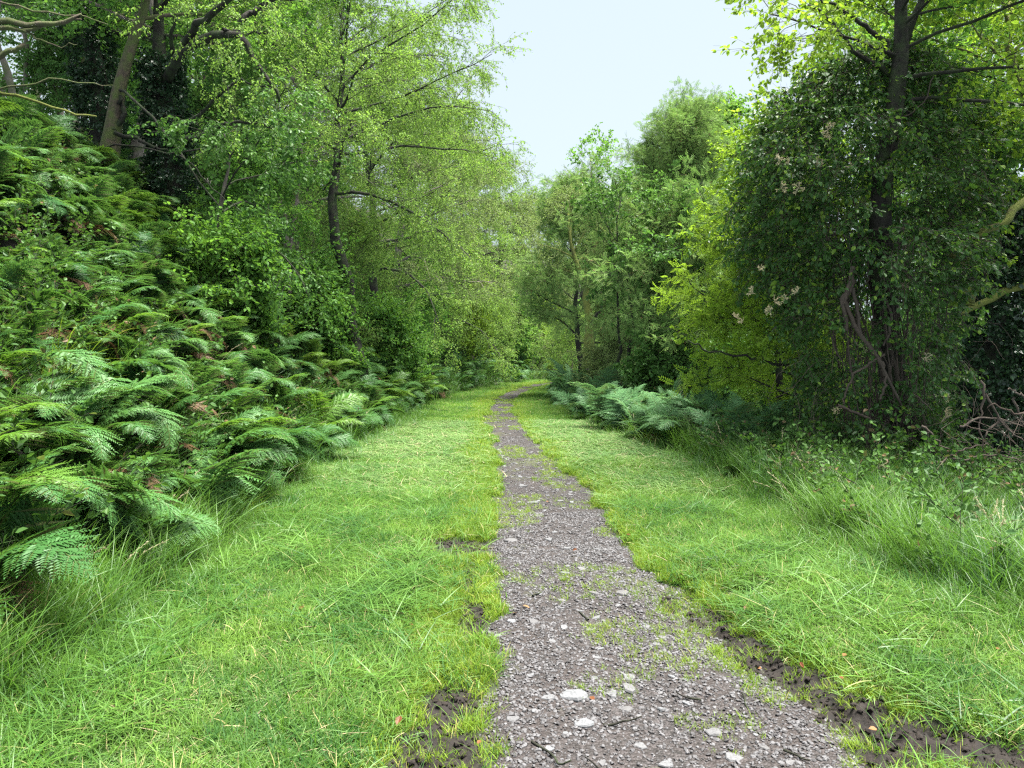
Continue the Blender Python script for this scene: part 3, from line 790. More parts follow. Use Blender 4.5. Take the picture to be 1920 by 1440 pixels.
def bank_pts(r, n, y0, y1, t0, t1, gap, seedpts=()):
    out = list(seedpts); k = 0; new = []
    while len(new) < n and k < n * 60:
        k += 1
        y = y0 + (y1 - y0) * r.random() ** 1.25; t = t0 + (t1 - t0) * r.random(); x = float(cv(y, XL)) - t
        if abs(x) > y * .70 + .9 or (y < 6.5 and t < 1.1): continue
        g = gap * (1 + .02 * y)
        if all((x - a) ** 2 + (y - b) ** 2 > g * g for a, b in out):
            out.append((x, y)); new.append((x, y, t))
    return new
specials = [(-3.85, 6.3), (-4.15, 6.75), (-4.45, 8.1), (-4.1, 8.5), (-4.9, 8.9), (-4.7, 7.2), (-4.4, 6.3), (-4.5, 16.0), (-2.55, 4.35), (-2.75, 5.35), (-3.0, 7.3), (-2.9, 8.4), (-3.1, 11.6), (-2.9, 16.5), (-6.1, 12.5)]
pts = bank_pts(r, 240, 3.2, 24, .35, 6.4, .40, specials)
for i, (x, y, t) in enumerate(pts):
    row = 'at the foot of' if t < 1.5 else ('halfway up' if t < 3.7 else 'high on')
    far = 'nearest the camera' if y < 8 else ('in its middle stretch' if y < 15 else 'towards the bend')
    kd = 'y' if r.random() < (.16 if y < 13 else .35) else ('d' if r.random() < .3 else 'b')
    look = {'y': 'yellow green shuttlecock fern', 'd': 'narrow fronded dark green fern', 'b': 'broad green bracken fern'}[kd]
    fern(x, y, r.uniform(.62, 1.08), '%s %s the left bank %s' % (look, row, far),
         '%ss %s the left bank %s' % (look, row, far), 600 + i, kind=kd, bias=DOWN + r.normal(0, .5), bias_w=r.uniform(.4, 1.2))
k = 0
out = []
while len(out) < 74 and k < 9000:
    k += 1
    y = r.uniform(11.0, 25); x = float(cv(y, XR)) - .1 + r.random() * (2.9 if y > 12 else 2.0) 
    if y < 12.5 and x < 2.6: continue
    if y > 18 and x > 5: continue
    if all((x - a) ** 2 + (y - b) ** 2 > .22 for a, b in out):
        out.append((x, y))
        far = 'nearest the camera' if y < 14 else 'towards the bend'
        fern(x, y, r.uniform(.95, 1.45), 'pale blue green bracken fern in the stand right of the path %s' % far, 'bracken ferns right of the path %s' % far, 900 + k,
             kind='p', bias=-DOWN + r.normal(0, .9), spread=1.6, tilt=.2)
# the rest of the bracken, too many to count
def fern_mass(n, y0, y1, side, t0, t1, seed):
    r = rg(seed)
    y = r.uniform(y0, y1, n); t = r.uniform(t0, t1, n)
    x = cv(y, XL) - t if side < 0 else cv(y, XR) + t
    k = np.abs(x) < y * .74 + 1.5; x = x[k]; y = y[k]; n = len(x)
    e = np.zeros((n, 3)); e[:, 0] = r.normal(0, .15, n); e[:, 1] = r.normal(0, .15, n)
    e[:, 2] = (-DOWN if side < 0 else DOWN) + r.normal(0, 1.0, n)
    return np.stack([x, y, surf_z(x, y) - .03], -1), e, r.uniform(.6, 1.1, n)
A = [fern_mass(1200, 26, 48, -1, .3, 7, 61), fern_mass(700, 8, 26, -1, 6, 11, 62), fern_mass(240, 26, 42, 1, .3, 4, 63), fern_mass(1500, 3, 26, -1, .5, 6.5, 64)]
DF = [frond(460 + i, 2.4, .5, 'deadfern', 15, .2, .34) for i in range(3)]
template('deadfrond', DF)
B = [fern_mass(420, 3, 24, -1, .4, 6.5, 65), fern_mass(60, 9, 20, 1, .2, 3, 66)]
B = [np.concatenate([b[i] for b in B]) for i in range(3)]; B[0][:, 2] += .12
scatter('dead_bracken', 'deadfrond', B[0], B[1], B[2] * .8, seed=8, kind='stuff', label='last year\'s brown broken bracken lying among the green ferns', category='bracken')
scatter('bracken', 'fernfrond', np.concatenate([a[0] for a in A]), np.concatenate([a[1] for a in A]), np.concatenate([a[2] for a in A]), seed=5, kind='stuff',
        label='dense bracken filling the bank beyond and between the nearer ferns', category='bracken')

# ------------------------------------------------------------------ leaf sprays
def sprig(seed, kind, mat, stem, L=.42, n=30, size=.045, droop=.25, spread=.9):
    r = rg(seed); G = Geo()
    m = 6; P = []; p = np.zeros(3); d = np.array([0, 1., 0.05])
    for i in range(m):
        P.append(p.copy()); d = nrm(d + np.array([r.normal(0, .12), 0, -droop / m + r.normal(0, .06)])); p = p + d * L / (m - 1)
    P = np.array(P)
    G.tube(P, np.linspace(.0035, .0012, m), 3, 1)
    lines = [P]
    for k in range(5):
        i = r.integers(1, m - 1); dd = nrm(nrm(P[i + 1] - P[i]) + np.array([r.choice([-1, 1]) * r.uniform(.5, 1.0), 0, r.normal(0, .35)]))
        Q = [P[i]]
        for j in range(3): Q.append(Q[-1] + dd * L * .17); dd = nrm(dd + np.array([0, 0, -droop * .4]) + r.normal(0, .1, 3))
        Q = np.array(Q); G.tube(Q, np.linspace(.002, .0008, 4), 3, 1); lines.append(Q)
    tpl = {'rh': RH, 'ov': OV, 'rd': RD}.get(kind)
    if kind == 'pin':
        for k in range(n):
            Q = lines[r.integers(len(lines))]; s = r.uniform(.2, 1) * (len(Q) - 1); i = min(int(s), len(Q) - 2); q = Q[i] + (Q[i + 1] - Q[i]) * (s - i)
            dd = nrm(nrm(Q[i + 1] - Q[i]) * .5 + r.normal(0, .6, 3) + np.array([0, 0, .1]))
            up = nrm(np.array([0, 0, 1.]) + r.normal(0, .3, 3)); sd = nrm(np.cross(dd, up)); up = np.cross(sd, dd)
            LL = r.uniform(.13, .2) * size / .045; t = r.random()
            e = q + dd * LL - up * LL * .15
            G.add(np.array([q, e, q + sd * .0015]), [[0, 1, 2]], 1)
            pp = []; RRr = []
            npair = 6
            for j in range(npair):
                v = .25 + .7 * j / (npair - 1); c = q + (e - q) * v
                for sg in (-1, 1):
                    pp.append(c); RRr.append(nrm(dd * .45 + sg * sd + up * r.normal(0, .12)))
            pp.append(e); RRr.append(dd)
            G.place((RH[0] * np.array([.62, 1, 1]), RH[1]), np.array(pp), frame(np.array(RRr), up), size * r.uniform(.85, 1.1, len(pp)), 0, np.clip(t + r.normal(0, .1, len(pp)), 0, 1))
    else:
        PP = []; DD = []
        for k in range(n):
            Q = lines[0] if r.random() < .4 else lines[r.integers(len(lines))]
            s = r.uniform(.12, 1) * (len(Q) - 1); i = min(int(s), len(Q) - 2)
            q = Q[i] + (Q[i + 1] - Q[i]) * (s - i); ax = nrm(Q[i + 1] - Q[i])
            dd = nrm(ax * .5 + r.normal(0, spread * .6, 3) + np.array([0, 0, -droop * .8]))
            PP.append(q + dd * .012); DD.append(dd)
        PP = np.array(PP); DD = np.array(DD)
        up = nrm(np.array([0, 0, 1.]) + r.normal(0, .55, (n, 3)))
        G.place(tpl, PP, frame(DD, up), size * r.uniform(.7, 1.2, n), 0, r.random(n))
    return G.mesh('leaf_spray', [M[mat], M[stem]])

template('birch', [sprig(700 + i, 'rh', 'birch', 'barkdark', .48, 44, .046, .55) for i in range(6)])
template('olive', [sprig(710 + i, 'rh', 'olive', 'barkdark', .45, 44, .044, .3) for i in range(5)])
template('broad', [sprig(720 + i, 'ov', 'broad', 'barkdark', .45, 28, .075, .3) for i in range(6)])
template('shade', [sprig(730 + i, 'ov', 'shade', 'barkdark', .45, 28, .075, .35) for i in range(6)])
template('lime', [sprig(740 + i, 'pin', 'lime', 'barkdark', .40, 9, .05, .2) for i in range(5)])
template('rowan', [sprig(750 + i, 'pin', 'rowan', 'barkdark', .42, 11, .045, .1) for i in range(6)])
template('ivy', [sprig(760 + i, 'ov', 'ivy', 'vine', .36, 24, .058, .6) for i in range(6)])
template('ivydark', [sprig(770 + i, 'rd', 'ivydark', 'barkdark', .24, 22, .055, .5) for i in range(5)])
template('limebroad', [sprig(780 + i, 'ov', 'lime', 'barkdark', .42, 24, .065, .3) for i in range(5)])
template('under', [sprig(790 + i, 'ov', 'under', 'barkdark', .34, 26, .05, .1) for i in range(5)])

# ------------------------------------------------------------------ trees
def poly(r, start, d, L, n, bend, wob):
    P = [np.array(start, float)]; d = nrm(np.array(d, float))
    for i in range(n):
        P.append(P[-1] + d * L / n); d = nrm(d + np.array([0, 0, bend / n]) + r.normal(0, wob, 3))
    return np.array(P)
def along(P, s):
    f = np.clip(s, 0, .9999) * (len(P) - 1); i = int(f); return P[i] + (P[i + 1] - P[i]) * (f - i), nrm(P[i + 1] - P[i])

def tree(label, base, H, rad, tpl, cr, name='tree', cat='tree', z0=.3, lean=(0, 0), nl=14, ns=6, nsp=14, seed=1, droop=-.35, bias=None, biasw=0., group=None,
         bark='bark', sscale=1.0, near=False, trunk_pts=None, elev=(5, 65), prof='round', subs=True, topfrac=.93, limbf=.48):
    r = rg(seed)
    base = np.array(base, float)
    t = thing(name, label, cat, tuple(base), group=group)
    if trunk_pts is not None:
        TP = np.array(trunk_pts, float) - base
    else:
        n = 11; u = np.linspace(0, topfrac, n)
        TP = np.stack([u * lean[0] * H, u * lean[1] * H, u * H], -1)
        TP[:, :2] += np.cumsum(r.normal(0, .018 * H, (n, 2)), 0) * (u > .05)[:, None]
        TP[0, 2] = -.25
    n = len(TP)
    rr = rad * (1 - .82 * np.linspace(0, 1, n) ** .9); rr[0] *= 1.45; rr[1] *= 1.08
    G = Geo(); G.tube(TP, rr, 12 if near else 8, 0, None, .12, r)
    me = G.mesh('trunk', [M[bark]], True)
    link('trunk', me, t)
    SP = []; SD = []; SS = []
    LB = Geo()
    TW = Geo(); ntw = 0
    def r_at(u): return float(np.interp(u, np.linspace(0, 1, n), rr))
    for k in range(nl):
        u = z0 + (1 - z0) * ((k + r.random() * .9) / nl) ** .92
        uu = (u - z0) / (1 - z0)
        q, td = along(TP, u)
        az = k * 2.4 + r.normal(0, .4)
        v = np.array([math.cos(az), math.sin(az)])
        if bias is not None: v = v + np.array(bias) * biasw; 
        vl = np.linalg.norm(v); v = v / (vl + 1e-6)
        el = math.radians(elev[0] + (elev[1] - elev[0]) * uu + r.normal(0, 8))
        if prof == 'round': pr = math.sqrt(max(.08, 1 - (abs(uu - .35) / .72) ** 2))
        elif prof == 'cone': pr = 1.0 - .72 * uu
        else: pr = .6 + .4 * math.sin(uu * 3.1)
        L = cr * pr * r.uniform(.75, 1.12) * (np.clip(.55 + .45 * vl, .5, 1.6) if bias is not None else 1)
        P = poly(r, q, (v[0] * math.cos(el), v[1] * math.cos(el), math.sin(el)), L, 8, droop * (1.2 - uu), .10)
        r0 = max(.012, r_at(u) * limbf)
        R0 = np.linspace(r0, .007, 9)
        if near:
            g = Geo(); g.tube(P, R0, 7, 0, None, .1, r); link('limb', g.mesh('limb', [M[bark]], True), t)
        else:
            LB.tube(P, R0, 5, 0)
        for j in range(ns):
            s = .22 + .78 * (j + r.random()) / ns
            q2, d2 = along(P, s)
            sd = nrm(np.cross(d2, np.array([0, 0, 1.])) + 1e-6)
            sg = 1 if j % 2 else -1
            dd = nrm(d2 * r.uniform(.5, 1) + sg * sd * r.uniform(.4, 1.1) + np.array([0, 0, r.uniform(-.25, .55)]))
            L2 = (L * .42 * (1.15 - s) + .35) * r.uniform(.7, 1.25)
            Q = poly(r, q2, dd, L2, 4, droop * .9, .14)
            if subs:
                TW.tube(Q, np.linspace(max(.006, r0 * .28), .003, 5), 3, 0); ntw += 1
            m = max(3, int(nsp * (.45 + .55 * L2 / (cr * .4 + .35))))
            for i in range(m):
                s3 = r.uniform(.12, 1.03); q3, d3 = along(Q, min(s3, .999))
                SP.append(q3 + r.normal(0, .07, 3)); SD.append(nrm(d3 * .7 + r.normal(0, .55, 3) + np.array([0, 0, droop * .5]))); SS.append(r.uniform(.8, 1.25))
    if not near:
        link('branches', LB.mesh('branches', [M[bark]], True), t, kind='stuff')
    if subs:
        link('twigs', TW.mesh('twigs', [M[bark]]), t, kind='stuff')
    SP = np.array(SP); SD = np.array(SD)
    R = frame(SD, nrm(np.array([0, 0, 1.]) + r.normal(0, .3, SD.shape)))
    scatter('crown', tpl, SP, to_euler(R), np.array(SS) * sscale, t, seed, kind='stuff')
    return t

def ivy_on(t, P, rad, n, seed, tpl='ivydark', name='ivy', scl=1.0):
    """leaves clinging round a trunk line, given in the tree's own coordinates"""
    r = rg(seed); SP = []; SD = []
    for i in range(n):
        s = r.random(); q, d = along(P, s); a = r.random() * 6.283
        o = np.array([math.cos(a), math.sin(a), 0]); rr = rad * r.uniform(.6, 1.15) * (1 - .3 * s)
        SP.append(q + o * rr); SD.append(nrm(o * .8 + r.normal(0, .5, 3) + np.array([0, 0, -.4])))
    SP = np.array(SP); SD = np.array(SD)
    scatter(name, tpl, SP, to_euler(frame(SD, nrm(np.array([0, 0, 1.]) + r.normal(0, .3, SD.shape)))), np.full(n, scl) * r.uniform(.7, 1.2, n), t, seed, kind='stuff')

def gb(x, y):
    return (x, y, float(height(x, y)))

# ---- left wood, nearest trees, traced from the photograph at their own depths
def wpts(lst, d):
    return [W(px, py, d + (dd[0] if dd else 0)) for px, py, *dd in lst]

def limb_on(t, pts, d, r0, r1, mat, name='limb', seed=1):
    g = Geo(); P = np.array(wpts(pts, d)); b = np.array(t.location)
    # resample with a little wobble
    n = 14; u = np.linspace(0, len(P) - 1, n); i = np.clip(u.astype(int), 0, len(P) - 2); f = (u - i)[:, None]
    f = f; Q = P[i] * (1 - f) + P[i + 1] * f - b + rg(seed).normal(0, .02, (n, 3))
    g.tube(Q, np.linspace(r0, r1, n), 7, 0, None, .12, rg(seed))
    return link(name, g.mesh(name, [M[mat]], True), t), Q

tA = tree('leaning brown tree trunk rising from the ferns at the upper left', W(197, 350, 14.5), 9, .21, 'broad', 3.0, seed=11, near=True, nl=8, ns=6, nsp=12, z0=.64,
          trunk_pts=wpts([(197, 356), (203, 300), (212, 250), (216, 215), (222, 175), (236, 120), (252, 70), (268, 25), (283, -40), (300, -120), (318, -210)], 14.5), bark='bark', droop=-.5,
          bias=(1, -.3), biasw=.4)
limb_on(tA, [(214, 245), (235, 215), (228, 195), (222, 170)], 14.4, .06, .03, 'barkdark', seed=2)
limb_on(tA, [(212, 250), (255, 258), (285, 275), (300, 282), (330, 280)], 14.3, .045, .012, 'barkdark', seed=3)
limb_on(tA, [(85, 268), (130, 280), (200, 276), (240, 270), (300, 285), (400, 275), (465, 265)], 14.0, .022, .012, 'barkdark', seed=4)
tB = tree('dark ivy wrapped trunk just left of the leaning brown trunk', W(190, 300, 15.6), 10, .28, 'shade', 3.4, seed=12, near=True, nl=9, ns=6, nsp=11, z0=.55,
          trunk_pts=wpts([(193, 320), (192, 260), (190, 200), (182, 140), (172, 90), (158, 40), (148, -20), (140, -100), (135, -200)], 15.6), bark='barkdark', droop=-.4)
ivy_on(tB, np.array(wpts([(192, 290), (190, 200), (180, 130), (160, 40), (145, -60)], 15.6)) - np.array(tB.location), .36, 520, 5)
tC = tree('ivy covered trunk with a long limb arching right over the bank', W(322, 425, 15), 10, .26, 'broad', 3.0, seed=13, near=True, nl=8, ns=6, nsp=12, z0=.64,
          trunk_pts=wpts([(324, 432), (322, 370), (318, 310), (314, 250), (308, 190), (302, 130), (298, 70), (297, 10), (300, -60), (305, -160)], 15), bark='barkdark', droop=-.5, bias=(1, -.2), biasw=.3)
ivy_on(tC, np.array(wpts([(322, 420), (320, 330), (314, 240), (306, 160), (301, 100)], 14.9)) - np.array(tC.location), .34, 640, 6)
arch = []
for pts, r0, r1 in (([(306, 165, 3.0), (330, 110, 2.0), (352, 93, 1.2), (385, 68, .5), (425, 60), (450, 68), (470, 95), (492, 135), (515, 160), (530, 195)], .085, .02),
                    ([(330, 112, 1.9), (365, 55, .9), (400, 25, .3), (432, -5), (470, -40)], .07, .03),
                    ([(304, 140, 3.0), (325, 95, 2.6), (322, 60, 2.2), (330, 20, 2.0)], .05, .02),
                    ([(308, 235, 3.0), (360, 225, 1.8), (393, 195, .6), (415, 175), (450, 154), (480, 158), (515, 160)], .03, .012),
                    ([(450, 40), (480, 22), (515, -5)], .05, .03),
                    ([(312, 270, 3.0), (360, 262, 1.6), (400, 245, .4), (430, 228), (470, 230), (505, 240)], .05, .012),
                    ([(425, 60), (455, 62), (490, 60), (500, 62)], .03, .008)):
    arch.append(limb_on(tC, pts, 12.0, r0 * 1.15, r1, 'barkdark', seed=len(arch) + 20)[1])
# leaves along the arching limbs
def spray_along(t, curves, n, tpl, seed, rad=.45, name='foliage', sc=1.0, down=-.3):
    r = rg(seed); SP = []; SD = []
    for Q in curves:
        for i in range(n):
            s = r.uniform(.25, 1.0); q, d = along(Q, s)
            o = r.normal(0, rad, 3); SP.append(q + o); SD.append(nrm(o + d * .3 + np.array([0, 0, down])))
    SP = np.array(SP); SD = np.array(SD)
    scatter(name, tpl, SP, to_euler(frame(SD, nrm(np.array([0, 0, 1.]) + r.normal(0, .3, SD.shape)))), r.uniform(.8, 1.2, len(SP)) * sc, t, seed, kind='stuff')
spray_along(tC, arch[:2] + arch[4:5], 40, 'birch', 7, .55)

tD = tree('crooked mossy tree trunk behind the arching limb', W(368, 240, 19), 9, .16, 'birch', 2.6, seed=14, near=True, nl=8, ns=5, nsp=12, z0=.5,
          trunk_pts=wpts([(366, 330), (368, 240), (372, 200), (385, 165), (395, 125), (402, 90), (398, 40), (405, -30), (415, -120)], 19), bark='bark')
limb_on(tD, [(368, 200), (374, 150), (370, 110), (372, 60)], 18.8, .05, .02, 'barkdark', seed=8)

# dark drooping oak whose boughs hang over the ferns
tE = tree('dark low oak with boughs drooping down over the ferns', gb(-4.9, 12.9), 3.6, .08, 'shade', 2.0, seed=15, near=True, nl=7, ns=5, nsp=9, z0=.4, droop=-1.1, bias=(1, -.2), biasw=.9, bark='barkdark', elev=(10, 50), sscale=.9)
limb_on(tA, [(224, 165, 1.85), (235, 172, 1.4), (262, 200, .8), (300, 235, .4), (345, 300), (380, 345), (415, 390), (440, 425)], 12.6, .03, .010, 'barkdark', seed=9)
limb_on(tA, [(415, 390), (430, 420), (445, 430), (438, 465)], 12.6, .02, .006, 'barkdark', seed=10)
limb_on(tA, [(340, 290), (395, 345), (430, 380), (490, 425)], 12.6, .012, .005, 'barkdark', seed=10)
# tree just outside the frame whose bare branches reach in
tF = tree('tree at the left edge with bare mossy branches reaching into view', gb(-10.4, 11.6), 8.5, .2, 'shade', 2.4, seed=16, near=True, nl=8, ns=5, nsp=9, z0=.66, bark='bark', bias=(-1, .3), biasw=.5)
for i, (pts, r0, r1, m_) in enumerate((([(-315, 110), (-90, 60), (0, 40), (45, 47), (95, 45), (140, 35), (155, 30)], .07, .02, 'bark'),
                                      ([(-315, 115), (-90, 70), (0, 50), (60, 55), (100, 42), (160, 38)], .05, .012, 'bark'),
                                      ([(-315, -50), (-60, -20), (0, 5), (50, 18), (110, 27), (160, 32), (195, 43)], .022, .008, 'bark'),
                                      ([(40, 58), (80, 78), (110, 84), (145, 85)], .014, .005, 'bark'),
                                      ([(-315, 180), (-90, 150), (0, 172), (40, 184), (90, 200), (140, 214), (186, 219)], .035, .012, 'barkmoss'),
                                      ([(-315, 200), (-80, 180), (0, 168), (60, 157), (110, 152), (170, 160), (210, 164)], .02, .006, 'bark'),
                                      ([(-315, 160), (-60, 125), (0, 105), (25, 95), (45, 80)], .06, .03, 'bark'))):
    limb_on(tF, pts, 11.3, r0, r1, m_, seed=30 + i)

# ---- canopy trees of the left wood
LEFT = [  # x, y, H, crown radius, leaves, label, seed, z0, bias, sprays
    (-3.1, 16.2, 9.4, 3.5, 'birch', 'birch leaning out over the verge at the top of the picture', 41, .50, (1, .05), 15),
    (-5.2, 19.0, 9.5, 3.5, 'birch', 'tall fresh green birch behind the arching limb', 42, .30, (1, -.2), 15),
    (-3.4, 20.5, 8.4, 3.3, 'birch', 'birch with thin trailing twigs against the sky left of the gap', 43, .34, (1, -.1), 15),
    (-4.0, 24.0, 8.6, 3.2, 'olive', 'feathery grey green birch halfway along the left wood', 44, .22, (1, -.2), 14),
    (-2.6, 28.5, 8.2, 3.1, 'birch', 'rounded birch above the bend on the left side', 45, .2, (1, -.4), 14),
    (-2.8, 34.0, 8.6, 3.2, 'olive', 'pale birch crown standing left of the sky gap over the bend', 46, .15, (.6, -.6), 13),
    (-.2, 38.5, 7.0, 2.8, 'olive', 'small pointed birch closing the left edge of the sky gap', 47, .12, (.2, -1), 13),
    (1.6, 46.0, 6.6, 3.0, 'birch', 'distant yellow green tree centred above the bend', 48, .1, (0, -1), 12),
    (4.6, 47.0, 6.4, 3.0, 'olive', 'distant tree just right of the centre above the bend', 49, .1, (0, -1), 12),
    (-8.2, 16.5, 9.5, 3.2, 'broad', 'broad leaved tree deep in the wood behind the leaning trunk', 50, .3, None, 12),
    (-8.0, 21.0, 9.5, 3.3, 'birch', 'birch in the second row of the left wood', 51, .25, None, 11),
    (-7.4, 26.5, 9.0, 3.3, 'birch', 'birch high on the bank behind the front row', 52, .2, None, 11),
    (-11.3, 15.5, 9.0, 3.2, 'shade', 'dark tree at the far left edge of the wood', 53, .3, None, 11),
    (-12.0, 20.5, 9.0, 3.5, 'broad', 'broad leaved tree far back in the left wood', 54, .22, None, 11),
    (-9.5, 25.0, 9.0, 3.4, 'broad', 'round crowned tree back in the wood above the bank', 55, .2, None, 10),
    (-15.5, 24.0, 9.5, 3.8, 'shade', 'shadowed tree at the back of the wood on the left', 56, .15, None, 10),
    (-6.2, 33.0, 9.0, 3.4, 'birch', 'birch on the ridge behind the pale crowns', 57, .15, None, 10),
    (-13.0, 31.0, 9.5, 4.0, 'broad', 'tree on the skyline of the left hillside', 58, .12, None, 10),
    (-5.0, 41.0, 8.0, 3.4, 'olive', 'far birch peeping over the left wood near the gap', 59, .12, None, 10),
    (7.6, 52.0, 7.0, 3.4, 'broad', 'far green tree beyond the bend on the right', 60, .1, None, 10),
    (-3.6, 46.0, 8.0, 3.4, 'olive', 'round far crown on the hill just left of the sky gap', 63, .06, None, 11),
    (-.6, 52.0, 7.5, 3.6, 'birch', 'pale far tree on the hill over the middle of the bend', 64, .06, None, 11),
    (4.4, 54.0, 7.5, 3.6, 'olive', 'pale far tree low in the sky gap', 65, .06, None, 11),
    (-18.5, 30.0, 9.5, 4.2, 'shade', 'far dark tree behind the leftmost branches', 61, .1, None, 9),
    (-10.0, 36.0, 9.0, 4.0, 'birch', 'far birch at the back of the left wood', 62, .1, None, 9),
]
for (x, y, H, cr, tp, lab, sd, z0, bi, sp) in LEFT:
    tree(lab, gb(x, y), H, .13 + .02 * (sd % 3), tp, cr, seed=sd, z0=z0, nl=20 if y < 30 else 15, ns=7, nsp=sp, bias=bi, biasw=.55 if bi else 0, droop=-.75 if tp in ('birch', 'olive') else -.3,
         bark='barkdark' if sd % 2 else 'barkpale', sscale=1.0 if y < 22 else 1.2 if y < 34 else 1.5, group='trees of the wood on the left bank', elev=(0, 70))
# thin poles in the wood
r = rg(77)
POLES = [(480, 365, 17.0, .06), (525, 470, 15.2, .05), (555, 400, 18, .07), (255, 360, 19, .05), (450, 260, 21, .05), (415, 330, 21, .05), (140, 230, 18, .05), (165, 215, 20, .06),
         (120, 225, 23, .06), (90, 190, 19, .05), (30, 160, 18, .07), (15, 170, 22, .07), (275, 300, 22, .07), (350, 330, 24, .06), (500, 330, 23, .06), (620, 420, 24, .06), (590, 440, 20, .05), (5, 120, 15, .08)]
for i, (px, py, d, rd) in enumerate(POLES):
    x = (px - 960) * d / F
    side = 'left of the leaning trunk' if px < 200 else ('between the ivy trunk and the leaning trunk' if px < 320 else 'right of the ivy covered trunk')
    tree('thin pole like young tree in the wood %s' % side, gb(x, d), r.uniform(7.5, 9.5), rd, 'birch' if px > 300 else 'broad', 1.5, name='sapling', seed=800 + i, z0=.45, nl=8, ns=4, nsp=9, bark='barkpale' if i % 3 else 'bark',
         group='young trees %s' % side, droop=-.3)

# ---- hazel and willow scrub along the top of the ferns and round the bend
r = rg(78)
SCRUB = [(-5.2, 15.6, 3.2, 'broad'), (-4.4, 18.5, 3.0, 'birch'), (-5.6, 20.5, 3.6, 'broad'), (-4.0, 22.0, 2.8, 'birch'), (-3.6, 25.0, 3.0, 'broad'), (-5.0, 26.0, 3.6, 'olive'), (-2.9, 28.5, 2.8, 'birch'),
         (-2.0, 31.0, 2.8, 'limebroad'), (-3.6, 31.5, 3.5, 'broad'), (-1.2, 34.0, 2.8, 'birch'), (.2, 37.0, 2.6, 'broad'), (-1.8, 37.5, 3.6, 'olive'), (1.6, 39.5, 2.4, 'limebroad'), (.6, 41.5, 3.5, 'birch'),
         (3.0, 43.0, 3.0, 'olive'), (5.2, 44.5, 3.2, 'broad'), (-7.0, 18.5, 3.2, 'shade'), (-8.6, 18.4, 3.0, 'broad'), (-10.6, 18.0, 3, 'shade'),
         (-4.2, 16.0, 1.6, 'broad'), (-3.4, 20.0, 1.6, 'broad'), (-4.6, 12.4, 1.4, 'broad')]
for i, (x, y, H, tp) in enumerate(SCRUB):
    where = 'on the bank behind the ferns' if y < 20 else ('on the bank along the middle of the path' if y < 30 else 'round the outside of the bend')
    tree('leafy green bush %s' % where, gb(x, y), H, .05, tp, H * .52, name='bush', cat='bush', seed=830 + i, z0=.06, nl=13, ns=5, nsp=13, prof='flat', droop=-.35, group='bushes %s' % where,
         sscale=.9 if y < 24 else 1.15, elev=(25, 75), topfrac=.8)

# ---- right hand side
RIGHT = [
    (3.45, 19.6, 7.3, 2.0, 'rowan', 'rowan with feathery leaves nearest the sky gap', 90, .22, 13, 1.0),
    (5.0, 20.6, 8.0, 2.2, 'rowan', 'tall rounded rowan in the middle of the right hand trees', 91, .25, 13, 1.0),
    (2.7, 24.5, 6.6, 1.7, 'rowan', 'slender rowan at the left end of the right hand trees', 92, .25, 11, 1.1),
    (6.1, 18.2, 6.6, 1.9, 'rowan', 'dark rowan tucked behind the lime green ash', 93, .2, 13, 1.0),
    (6.7, 24.0, 9.8, 1.7, 'broad', 'tall double topped tree standing above the rowans', 94, .35, 12, 1.1),
    (4.2, 23.5, 7.4, 2.1, 'rowan', 'rowan in the back row behind the rounded rowan', 95, .2, 11, 1.1),
    (3.2, 30.0, 7.6, 2.3, 'olive', 'grey green tree behind the slender rowan', 96, .15, 11, 1.2),
    (6.5, 33.0, 8.0, 2.8, 'birch', 'birch far behind the rowans', 97, .15, 11, 1.3),
    (9.5, 24.0, 4.8, 2.6, 'broad', 'low spreading tree seen through the honeysuckle', 98, .12, 8, 1.1),
    (13.0, 22.0, 4.6, 2.6, 'shade', 'dark tree behind the right hand ivy trunk', 99, .1, 9, 1.1),
    (10.4, 17.5, 7.6, 2.5, 'broad', 'bright leafed tree at the right edge of the picture', 100, .5, 9, 1.0),
    (7.6, 15.6, 9.0, 2.5, 'broad', 'thin leaved tree showing sky through its crown behind the honeysuckle', 101, .42, 9, .8),
    (8.0, 12.8, 8.0, 2.8, 'limebroad', 'fresh lime green tree over the right edge of the picture', 102, .48, 11, 1.0),
    (11.5, 31.0, 7.0, 3.2, 'broad', 'far tree low on the horizon at the right', 103, .1, 9, 1.3),
    (16.5, 28.0, 7.0, 3.4, 'shade', 'far dark tree beyond the right edge trees', 104, .1, 9, 1.3),
    (7.5, 40.0, 8.0, 3.2, 'olive', 'far grey green tree behind the bend on the right', 105, .1, 9, 1.5),
]
for (x, y, H, cr, tp, lab, sd, z0, sp, ss) in RIGHT:
    tree(lab, gb(x, y), H, .12, tp, cr, seed=sd, z0=z0, nl=19, ns=6, nsp=sp, droop=-.25, bark='barkdark', sscale=ss, group='trees right of the path', elev=(15, 75), prof='round')
# thin tree poking above the rowans
tree('thin young tree poking up alone at the right side of the sky gap', gb(2.25, 25.0), 8.3, .07, 'broad', 1.15, seed=106, z0=.42, nl=9, ns=4, nsp=8, droop=.1, bark='barkpale', sscale=1.0, elev=(20, 60), prof='flat')
# forked mossy tree
tG = tree('forked mossy tree with bare lower trunk beside the bend', gb(2.3, 22.4), 5.2, .16, 'olive', 1.8, seed=107, z0=.5, nl=9, ns=6, nsp=12, near=True, bark='barkmoss', elev=(20, 70),
          trunk_pts=wpts([(1106, 690), (1104, 640), (1106, 600), (1098, 560), (1100, 530), (1082, 495), (1070, 455), (1066, 400)], 22.4))
limb_on(tG, [(1100, 535), (1112, 500), (1115, 470), (1128, 420)], 22.3, .09, .03, 'barkmoss', seed=2)
limb_on(tG, [(1106, 610), (1130, 570), (1145, 540), (1160, 520)], 22.2, .05, .02, 'barkdark', seed=3)
